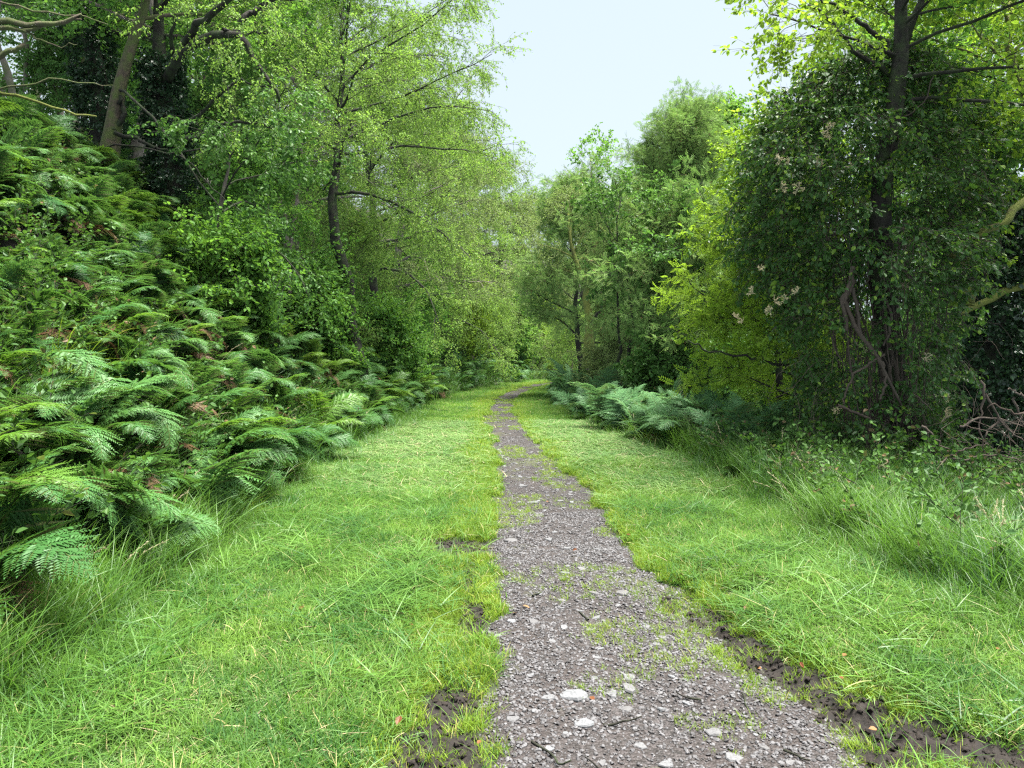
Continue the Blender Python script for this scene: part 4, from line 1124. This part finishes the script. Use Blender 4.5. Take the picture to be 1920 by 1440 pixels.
# dark stems in the shade of the rowans
r = rg(79)
for i, (px, d) in enumerate(((1180, 18.5), (1196, 18.0), (1232, 17.5), (1262, 17.6), (1290, 17.0), (1318, 17.4), (1335, 16.6), (1212, 19.0))):
    x = (px - 960) * d / F
    tree('dark thin stem in the shade below the rowans', gb(x, d), r.uniform(4.0, 5.6), .055, 'shade' if i % 2 else 'rowan', 1.2, name='sapling', seed=860 + i, z0=.48, nl=8, ns=4, nsp=8, bark='barkdark', group='dark stems below the rowans',
         lean=(r.normal(0, .08), 0), elev=(10, 60), prof='flat')
RS = [(5.2, 15.6, 1.8, 'shade'), (3.6, 17.2, 1.6, 'shade'), (4.6, 18.3, 2.0, 'rowan'), (6.6, 15.0, 2.2, 'shade'), (8.4, 15.5, 2.6, 'shade'), (2.9, 21.0, 1.7, 'olive'), (10.8, 14.5, 2.8, 'shade'), (7.6, 19.0, 2.6, 'shade'),
      (12.5, 17.5, 3.2, 'shade'), (2.5, 27.5, 2.4, 'birch'), (3.6, 34.0, 3.0, 'broad'), (5.5, 13.4, 1.7, 'shade'), (7.8, 12.6, 2.4, 'shade'), (9.6, 12.6, 2.6, 'broad')]
for i, (x, y, H, tp) in enumerate(RS):
    where = 'under the rowans' if x < 7 and y < 26 else ('near the bend' if y > 26 else 'behind the honeysuckle thicket')
    tree('low leafy shrub %s' % where, gb(x, y), H, .04, tp, H * .6, name='bush', cat='bush', seed=880 + i, z0=.05, nl=12, ns=5, nsp=12, prof='flat', group='shrubs %s' % where, elev=(20, 75), topfrac=.8)

# lime green ash leaning out to the left of the honeysuckle
tH = tree('lime green ash sapling spreading in front of the dark rowans', gb(4.15, 11.6), 2.95, .055, 'lime', 1.45, seed=108, near=True, z0=.28, nl=13, ns=5, nsp=9, droop=-.15, bias=(-1, -.1), biasw=.8, bark='barkdark', elev=(5, 55), prof='flat')
limb_on(tH, [(1500, 690), (1420, 672), (1370, 665), (1320, 652), (1290, 640)], 11.2, .025, .008, 'barkdark', seed=4)
tI = tree('bright green young tree glowing at the left rim of the honeysuckle', gb(4.1, 12.0), 5.2, .07, 'limebroad', 1.2, seed=109, near=True, z0=.4, nl=14, ns=5, nsp=11, bark='barkdark', elev=(5, 70))

# trunk that carries the honeysuckle, its own crown above
HC = W(1640, 780, 9.6)
tJ = tree('dark slender tree rising out of the top of the honeysuckle', gb(4.85, 9.55), 9, .20, 'limebroad', 2.6, seed=110, near=True, nl=20, ns=7, nsp=13, z0=.58, bark='barkdark', elev=(0, 60), droop=-.35,
          trunk_pts=[np.array([4.95, 10.15, -.3])] + wpts([(1690, 800, .9), (1672, 700, .8), (1662, 600, .5), (1652, 500, .15), (1650, 400), (1655, 320), (1672, 240), (1682, 170), (1690, 100), (1690, 40), (1688, -30), (1684, -120), (1676, -230)], 9.0), bias=(1, .1), biasw=.9, limbf=.26)
limb_on(tJ, [(1694, 110), (1715, 30), (1735, -10), (1760, -60)], 9.3, .05, .03, 'barkdark', seed=2)
limb_on(tJ, [(1688, 120), (1640, 60), (1590, 30), (1540, -10)], 9.05, .035, .015, 'barkdark', seed=3)
limb_on(tJ, [(1686, 150), (1640, 120), (1600, 90), (1575, 60), (1550, 30), (1520, 10)], 9.1, .035, .015, 'barkdark', seed=5)

# ---- the honeysuckle that smothers it
hs = thing('honeysuckle', 'huge dark honeysuckle smothering the slender tree on the right, dotted with cream flowers', 'climbing plant', gb(4.55, 9.9))
hb = np.array(hs.location)
def hs_prof(z):
    l = np.interp(z, [.2, .8, 1.4, 2.0, 2.7, 3.3, 3.9, 4.6, 5.1, 5.5], [.5, .8, .85, 1.0, 1.45, 1.6, 1.55, 1.25, .8, .2])
    q = np.interp(z, [.2, .8, 1.4, 2.0, 2.7, 3.3, 3.9, 4.6, 5.1, 5.5], [.6, .8, .8, .85, 1.1, 1.25, 1.3, 1.2, .8, .2])
    return l, q
def hs_shell(n, seed, k0=.55, k1=1.05, zlo=.4, zhi=5.45, front=0.0):
    r = rg(seed); z = r.uniform(zlo, zhi, n); a = r.random(n) * 6.283
    if front: a = np.where(r.random(n) < front, -r.random(n) * math.pi, a)
    l, q = hs_prof(z); k = k0 + (k1 - k0) * np.sqrt(r.random(n))
    k = k * (.62 + .68 * fbm(a * 1.5 + 3, z * 1.5 + 5, 3))
    x = 4.72 + .92 * np.where(np.cos(a) < 0, l, q) * np.cos(a) * k
    y = 9.95 + 1.15 * np.sin(a) * k * np.interp(z, [0, 2, 4, 5.5], [.6, 1, 1, .4])
    P = np.stack([x, y, z], -1); o = np.stack([np.cos(a), np.sin(a), np.full(n, -.35)], -1)
    return P, nrm(o + r.normal(0, .45, (n, 3))), r
P, D, r = hs_shell(3900, 1, .5, 1.12)
low = P[:, 2] < 2.3
dens = np.where(low, .25 + .5 * (fbm(P[:, 0] * 1.4, P[:, 2] * 1.6, 3) > .5), 1.0)
# keep the dark trunk partly in view
tx = np.interp(P[:, 2], [.6, 2.6, 4.2, 5.5], [4.7, 4.6, 4.72, 4.82])
dens = np.where((np.abs(P[:, 0] - tx) < .22) & (P[:, 1] < 9.9) & (P[:, 2] > 2.5) & (P[:, 2] < 5.0), .55, dens)
dens = np.where((np.abs(P[:, 0] - 4.72) < .75) & (P[:, 1] < 9.9) & (P[:, 2] < 2.4) & (P[:, 2] > .7), .3, dens)
dens = dens * np.where(P[:, 0] > 5.45, .4, 1)
k = r.random(len(P)) < dens; P = P[k]; D = D[k]
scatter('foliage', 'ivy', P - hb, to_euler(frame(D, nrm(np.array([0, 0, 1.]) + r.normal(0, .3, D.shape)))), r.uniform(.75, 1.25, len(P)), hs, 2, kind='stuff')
# big single leaves at the front
LM = []
for i in range(6):
    g = Geo(); rr_ = rg(1200 + i)
    g.place(RD if i % 2 else OV, np.zeros((1, 3)), np.eye(3)[None], np.array([.085]), 0, np.array([rr_.random()])); g.tube(np.array([[0, -.02, 0], [0, .01, 0], [0, .05, .002]]), .0015, 3, 1)
    LM.append(g.mesh('leaf', [M['ivy'], M['vine']]))
P, D, r = hs_shell(330, 9, .98, 1.12, .6, 5.3, 1.0)
tx = np.interp(P[:, 2], [.6, 2.6, 4.2, 5.5], [4.7, 4.6, 4.72, 4.82]); k = (np.abs(P[:, 0] - tx) > .12) | (P[:, 2] < 2.5); P = P[k]; D = D[k]
E = to_euler(frame(D, nrm(np.array([0, 0, 1.]) + r.normal(0, .4, D.shape))))
for i in range(len(P)):
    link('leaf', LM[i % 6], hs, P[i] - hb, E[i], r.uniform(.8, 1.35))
# hanging and twisted stems
r = rg(91)
for i in range(64):
    x = r.uniform(3.95, 5.4); y = 9.35 + r.uniform(-.25, .45); z = r.uniform(1.9, 3.6); x1 = 4.75 + (x - 4.75) * r.uniform(.25, .9); n = 10
    u = np.linspace(0, 1, n)
    P = np.stack([x + (x1 - x) * u + .12 * np.sin(u * r.uniform(3, 9) + r.random() * 6), y + .1 * np.sin(u * 5 + i), z + (.05 - z) * u], -1) + np.cumsum(r.normal(0, .016, (n, 3)), 0)
    rd = r.choice([.005, .007, .009, .014, .022], p=[.3, .3, .2, .12, .08])
    g = Geo(); g.tube(P - hb, np.linspace(rd, rd * .8, n), 5, 0); link('stem', g.mesh('stem', [M['vine']], True), hs)
for i, (pts, rd) in enumerate((([(1600, 525), (1585, 560), (1595, 600), (1630, 650), (1655, 690)], .03), ([(1600, 540), (1608, 580), (1612, 620), (1650, 680), (1690, 760)], .022),
                               ([(1658, 550), (1672, 590), (1668, 625), (1655, 650)], .016), ([(1655, 665), (1600, 700), (1585, 740), (1582, 760)], .014), ([(1655, 680), (1660, 720), (1650, 750)], .018),
                               ([(1570, 760), (1610, 775), (1640, 790)], .02), ([(1750, 140), (1735, 190), (1700, 220), (1650, 228), (1610, 215)], .008), ([(1600, 500), (1595, 530), (1580, 560), (1590, 620)], .03))):
    g = Geo(); Pq = np.array(wpts(pts, 8.95)); n = 16; u = np.linspace(0, len(Pq) - 1, n); ii = np.clip(u.astype(int), 0, len(Pq) - 2); f = (u - ii)[:, None]
    Q = Pq[ii] * (1 - f) + Pq[ii + 1] * f - hb + rg(i).normal(0, .008, (n, 3)); g.tube(Q, np.linspace(rd, rd * .7, n), 6, 0); link('stem', g.mesh('stem', [M['vine']], True), hs)
# a tangle of finer stems
g = Geo()
for i in range(170):
    x = r.uniform(3.6, 5.7); y = 9.4 + r.uniform(-.35, .9); z = r.uniform(.6, 3.2); d = nrm(r.normal(0, 1, 3) + np.array([0, 0, -.9]))
    g.tube(poly(r, np.array([x, y, z]) - hb, d, r.uniform(.4, 1.0), 6, -.5, .3), np.linspace(.0035, .002, 7), 3, 0)
link('fine_stems', g.mesh('fine_stems', [M['vine']]), hs, kind='stuff')
# flowers
def flower_mesh(seed):
    r = rg(seed); G = Geo()
    for k in range(11):
        d = nrm(np.array([r.normal(), r.normal(), abs(r.normal()) * .8 + .1])); L = r.uniform(.035, .05)
        P = np.array([[0, 0, 0], d * L * .5, d * L]); G.tube(P, np.array([.0015, .0022, .004]), 4, 0, np.full(13, r.random()))
        for j in range(3):
            G.place(LF, (d * L)[None], frame(nrm(d * .5 + r.normal(0, .6, 3))[None]), .026, 0, np.array([r.random()]))
    return G.mesh('flower', [M['petal']])
FM = [flower_mesh(i) for i in range(4)]
for i, (px, py) in enumerate([(1556, 237), (1549, 258), (1552, 246), (1480, 302), (1462, 298), (1533, 304), (1595, 312), (1464, 353), (1792, 246), (1426, 505), (1473, 560), (1453, 567), (1445, 583), (1494, 548), (1378, 594),
                              (1391, 604), (1412, 548), (1697, 535), (1735, 672), (1568, 768), (1769, 746), (1772, 772), (1498, 352)]):
    link('flower', FM[i % 4], hs, W(px, py, 8.75) - hb, (r.normal(0, .4) + .8, r.normal(0, .4), r.random() * 6.28), r.uniform(.9, 1.4))

# second ivy trunk at the right edge, with a mossy bough across it
tK = tree('thick ivy clad trunk at the right edge of the picture', gb(6.75, 10.6), 5.2, .17, 'shade', 1.2, seed=111, near=True, nl=7, ns=5, nsp=9, z0=.6, bark='barkdark')
ivy_on(tK, np.array([[0, 0, .1], [0, 0, 1.5], [0, .05, 3.0], [0, .1, 4.2]]), .42, 1000, 12)
tL = tree('tree outside the right edge sending mossy boughs into view', gb(8.3, 10.2), 8.0, .2, 'broad', 2.8, seed=112, near=True, nl=9, ns=6, nsp=10, z0=.64, bark='barkmoss')
for i, (pts, r0, r1, d) in enumerate((([(2118, 440), (2010, 480), (1920, 527), (1870, 555), (1822, 572), (1800, 605), (1765, 640), (1727, 668)], .06, .03, 10.2),
                                      ([(2118, 230, 1.3), (2010, 300, .5), (1920, 382), (1880, 415), (1850, 436), (1810, 465), (1780, 485)], .06, .03, 8.9),
                                      ([(1822, 572), (1816, 550), (1812, 530)], .05, .03, 9.7))):
    limb_on(tL, pts, d, r0, r1, 'barkmoss', seed=50 + i)

# dead branches lying at the right edge
db = thing('dead_branch', 'heap of bare grey dead twigs at the right edge of the long grass', 'dead branch', gb(5.3, 8.1))
bb = np.array(db.location)
r = rg(92)
for i, pts in enumerate(([(1925, 745), (1905, 735), (1888, 728)], [(1895, 740), (1910, 770), (1920, 800), (1935, 840)], [(1930, 775), (1895, 775), (1865, 755), (1850, 765)], [(1800, 800), (1830, 783), (1870, 784), (1920, 800)],
                         [(1840, 710), (1843, 760), (1838, 800), (1845, 850)], [(1870, 784), (1850, 810), (1845, 830)], [(1870, 784), (1900, 815), (1925, 830)], [(1850, 740), (1865, 770), (1880, 790), (1905, 820)],
                         [(1730, 800), (1750, 815), (1765, 835), (1800, 850)], [(1780, 860), (1830, 858), (1880, 852), (1925, 870)], [(1755, 870), (1800, 845), (1850, 830)])):
    g = Geo(); Pq = np.array(wpts(pts, 7.9)) - bb; n = 12; u = np.linspace(0, len(Pq) - 1, n); ii = np.clip(u.astype(int), 0, len(Pq) - 2); f = (u - ii)[:, None]
    Q = Pq[ii] * (1 - f) + Pq[ii + 1] * f + r.normal(0, .01, (n, 3)); g.tube(Q, np.linspace(.014, .005, n), 5, 0)
    link('branch', g.mesh('branch', [M['twig']], True), db)
g = Geo()
for i in range(110):
    q = np.array([r.uniform(4.5, 5.9), r.uniform(7.7, 8.6), r.uniform(.05, 1.0)]) - bb
    g.tube(poly(r, q, r.normal(0, 1, 3), r.uniform(.2, .6), 4, -.1, .22), np.linspace(.004, .0015, 5), 3, 0)
link('twigs', g.mesh('twigs', [M['twig']]), db, kind='stuff')

# ---- undergrowth
def under(n, x0f, seed):
    r = rg(seed)
    y = 3 + 33 * r.random(n) ** 1.2; t = .4 + 11 * r.random(n)
    x = cv(y, XL) - t; k = np.abs(x) < y * .74 + 1.5
    return x[k], y[k]
r = rg(93)
x, y = under(9000, 0, 94)
n2 = 3600
y2 = r.uniform(8, 26, n2); x2 = cv(y2, XR) + .9 + 9 * r.random(n2); k = (np.abs(x2) < y2 * .74 + 1.5) & (y2 > 8.5 + (x2 < 3.4) * 3); x = np.concatenate([x, x2[k]]); y = np.concatenate([y, y2[k]])
y3 = r.uniform(4.5, 10.5, 420); x3 = cv(y3, XR) + .2 + 3.2 * r.random(420); x = np.concatenate([x, x3]); y = np.concatenate([y, y3])
n = len(x)
D = nrm(np.stack([r.normal(0, .6, n), r.normal(0, .6, n), np.full(n, .7)], -1))
P = np.stack([x, y, height(x, y) + r.uniform(-.03, .5, n)], -1)
scatter('undergrowth', 'under', P, to_euler(frame(D, nrm(np.array([0, 0, 1.]) + r.normal(0, .3, D.shape)))), r.uniform(.7, 1.3, n), seed=6, kind='stuff', label='leafy bramble and bilberry undergrowth between the ferns and below the trees', category='undergrowth')

# ---- wood rush tussocks on the bank
RM = [blade_tuft(230 + i, 60, .07, .30, .62, .009, 5, 55, 1.5, M['rush'], 6) for i in range(3)]
for i, (x, y, s, lab) in enumerate(((-3.85, 6.3, 1.05, 'yellow green wood rush tussock low on the bank at the left edge'), (-4.15, 6.75, .95, 'upper neighbour of the lowest wood rush tussock'),
                                    (-4.45, 8.1, 1.0, 'wood rush tussock spilling from a dark hollow between ferns'), (-4.1, 8.5, .8, 'smaller wood rush tussock right of the hollow'),
                                    (-4.9, 8.9, .9, 'highest wood rush tussock on the bank'), (-2.45, 7.0, .5, 'straw tinted tuft where mown grass meets the bank'),
                                    (2.75, 13.2, .95, 'olive rush clump in front of the right hand ferns'), (2.2, 12.2, .7, 'lower rush clump at the edge of the mown grass on the right'), (3.2, 13.0, .9, 'rush clump tucked between two ferns on the right'))):
    t = thing('grass_tussock', lab, 'grass tussock', (x, y, float(surf_z(x, y)) - .02))
    link('blades', RM[i % 3], t, rot=(0, 0, i * 1.3), scl=s * 1.35, kind='stuff')
# brown dead heather
def heather(seed):
    r = rg(seed); g = Geo()
    for k in range(90):
        g.tube(poly(r, r.normal(0, .08, 3) * np.array([1, 1, .1]), nrm(np.array([r.normal(0, .6), r.normal(0, .6), 1])), r.uniform(.2, .45), 4, -.1, .2), np.linspace(.003, .001, 5), 3, 0)
    return g.mesh('twigs', [M['twig'] if seed % 2 else M['vine']])
HM = [heather(i) for i in (1, 2)]
for i, (x, y, s, lab) in enumerate(((-4.7, 7.2, 1.2, 'brown dead heather clump on the bank at the left edge'), (-4.35, 6.9, .9, 'smaller brown heather clump by the lowest tussocks'), (-4.5, 16.0, 2.0, 'large brown twiggy patch high among the ferns'),
                                    (-4.2, 11.0, 1.0, 'brown twig clump halfway up the fern bank'), (5.0, 8.9, 1.2, 'mat of dry brown stems at the foot of the honeysuckle'), (4.4, 8.9, 1.1, 'dry brown stems left of the honeysuckle foot'))):
    t = thing('dead_shrub', lab, 'dead shrub', (x, y, float(height(x, y)))); link('twigs', HM[i % 2], t, scl=s, kind='stuff')

# ---- broad leaved weeds in the grass
def weed_mesh(seed, n, size):
    r = rg(seed); G = Geo(); P = np.zeros((n, 3)) + r.normal(0, .01, (n, 3)); a = np.arange(n) * 2.4
    D = nrm(np.stack([np.cos(a), np.sin(a), r.uniform(.15, .9, n)], -1)); G.place(OV, P + D * .02, frame(D), size * r.uniform(.7, 1.2, n), 0, r.random(n))
    return G.mesh('leaves', [M['weed']])
WM = [weed_mesh(i, 9, .13) for i in range(3)]
for i, (x, y, s, lab) in enumerate(((3.15, 5.6, 1.3, 'broad leaved dock in the long grass on the right'), (2.65, 6.2, 1.1, 'dock plant lying against the long grass edge'), (3.6, 5.3, 1.0, 'green weed near the right edge of the picture'), (2.4, 4.5, .7, 'small weed in the mown grass on the right'),
                                    (-1.05, 3.55, .28, 'tiny round leaved weed low in the left verge'), (-.9, 4.3, .3, 'pale little weed near the middle of the left verge'), (-1.75, 3.75, .8, 'flattened dock leaves in the cut grass at the lower left'), (3.0, 4.6, .9, 'leafy weed in cut grass at the right'))):
    t = thing('weed', lab, 'weed', (x, y, float(surf_z(x, y)) + .02), rot=(0, 0, i)); link('leaves', WM[i % 3], t, scl=s)
# fallen leaves and twigs
r = rg(95)
FLm = []
for i in range(4):
    G = Geo(); G.place(OV, np.array([[0, -.5, 0.]]), np.eye(3)[None], 1.0, 0, np.array([i / 3.])); FLm.append(G.mesh('fallen_leaf', [M['deadleaf']]))
for k in range(46):
    y = 2.8 + 5.5 * r.random() ** 1.4; x = r.uniform(-2.2, 2.6)
    if abs(x) > y * .66: continue
    onp = pathmask(x, y) > .4
    link('fallen_leaf', FLm[k % 4], None, (x, y, float(surf_z(x, y)) + (.012 if onp else .055)), (r.normal(0, .3), r.normal(0, .3), r.random() * 6.28), r.uniform(.025, .05),
         label='curled brown fallen leaf on the %s' % ('stony path' if onp else 'mown grass'), category='leaf', group='fallen leaves on the %s' % ('path' if onp else 'grass'))
for k, (px, py, L) in enumerate(((1045, 1405, .32), (1130, 1420, .2), (1495, 1400, .12), (1170, 1340, .18), (1290, 1290, .12), (1010, 1100, .16), (1400, 1300, .14), (1090, 1140, .22))):
    d = EYE * F / (py - HZ); x = (px - 960) * d / F; a = r.random() * 6.28
    g = Geo(); g.tube(poly(r, (-L / 2, 0, 0), (1, 0, 0), L, 6, 0, .15), np.linspace(.006, .003, 7), 5, 0)
    link('fallen_twig', g.mesh('fallen_twig', [M['barkdark']], True), None, (x, d, float(path_z(x, d)) + .012), (0, 0, a if k else -.9), label=['longest dark crooked twig low on the path', 'dark twig beside the longest twig', 'short dark twig near the muddy edge', 'thin dark twig above the longest twig',
         'short twig right of the slabs of slate', 'thin twig on the path beside the left verge', 'short twig by the churned mud', 'slim slanting twig in the mossy middle of the path'][k], category='twig')
print('ferns', NF, 'objects', len(bpy.data.objects))
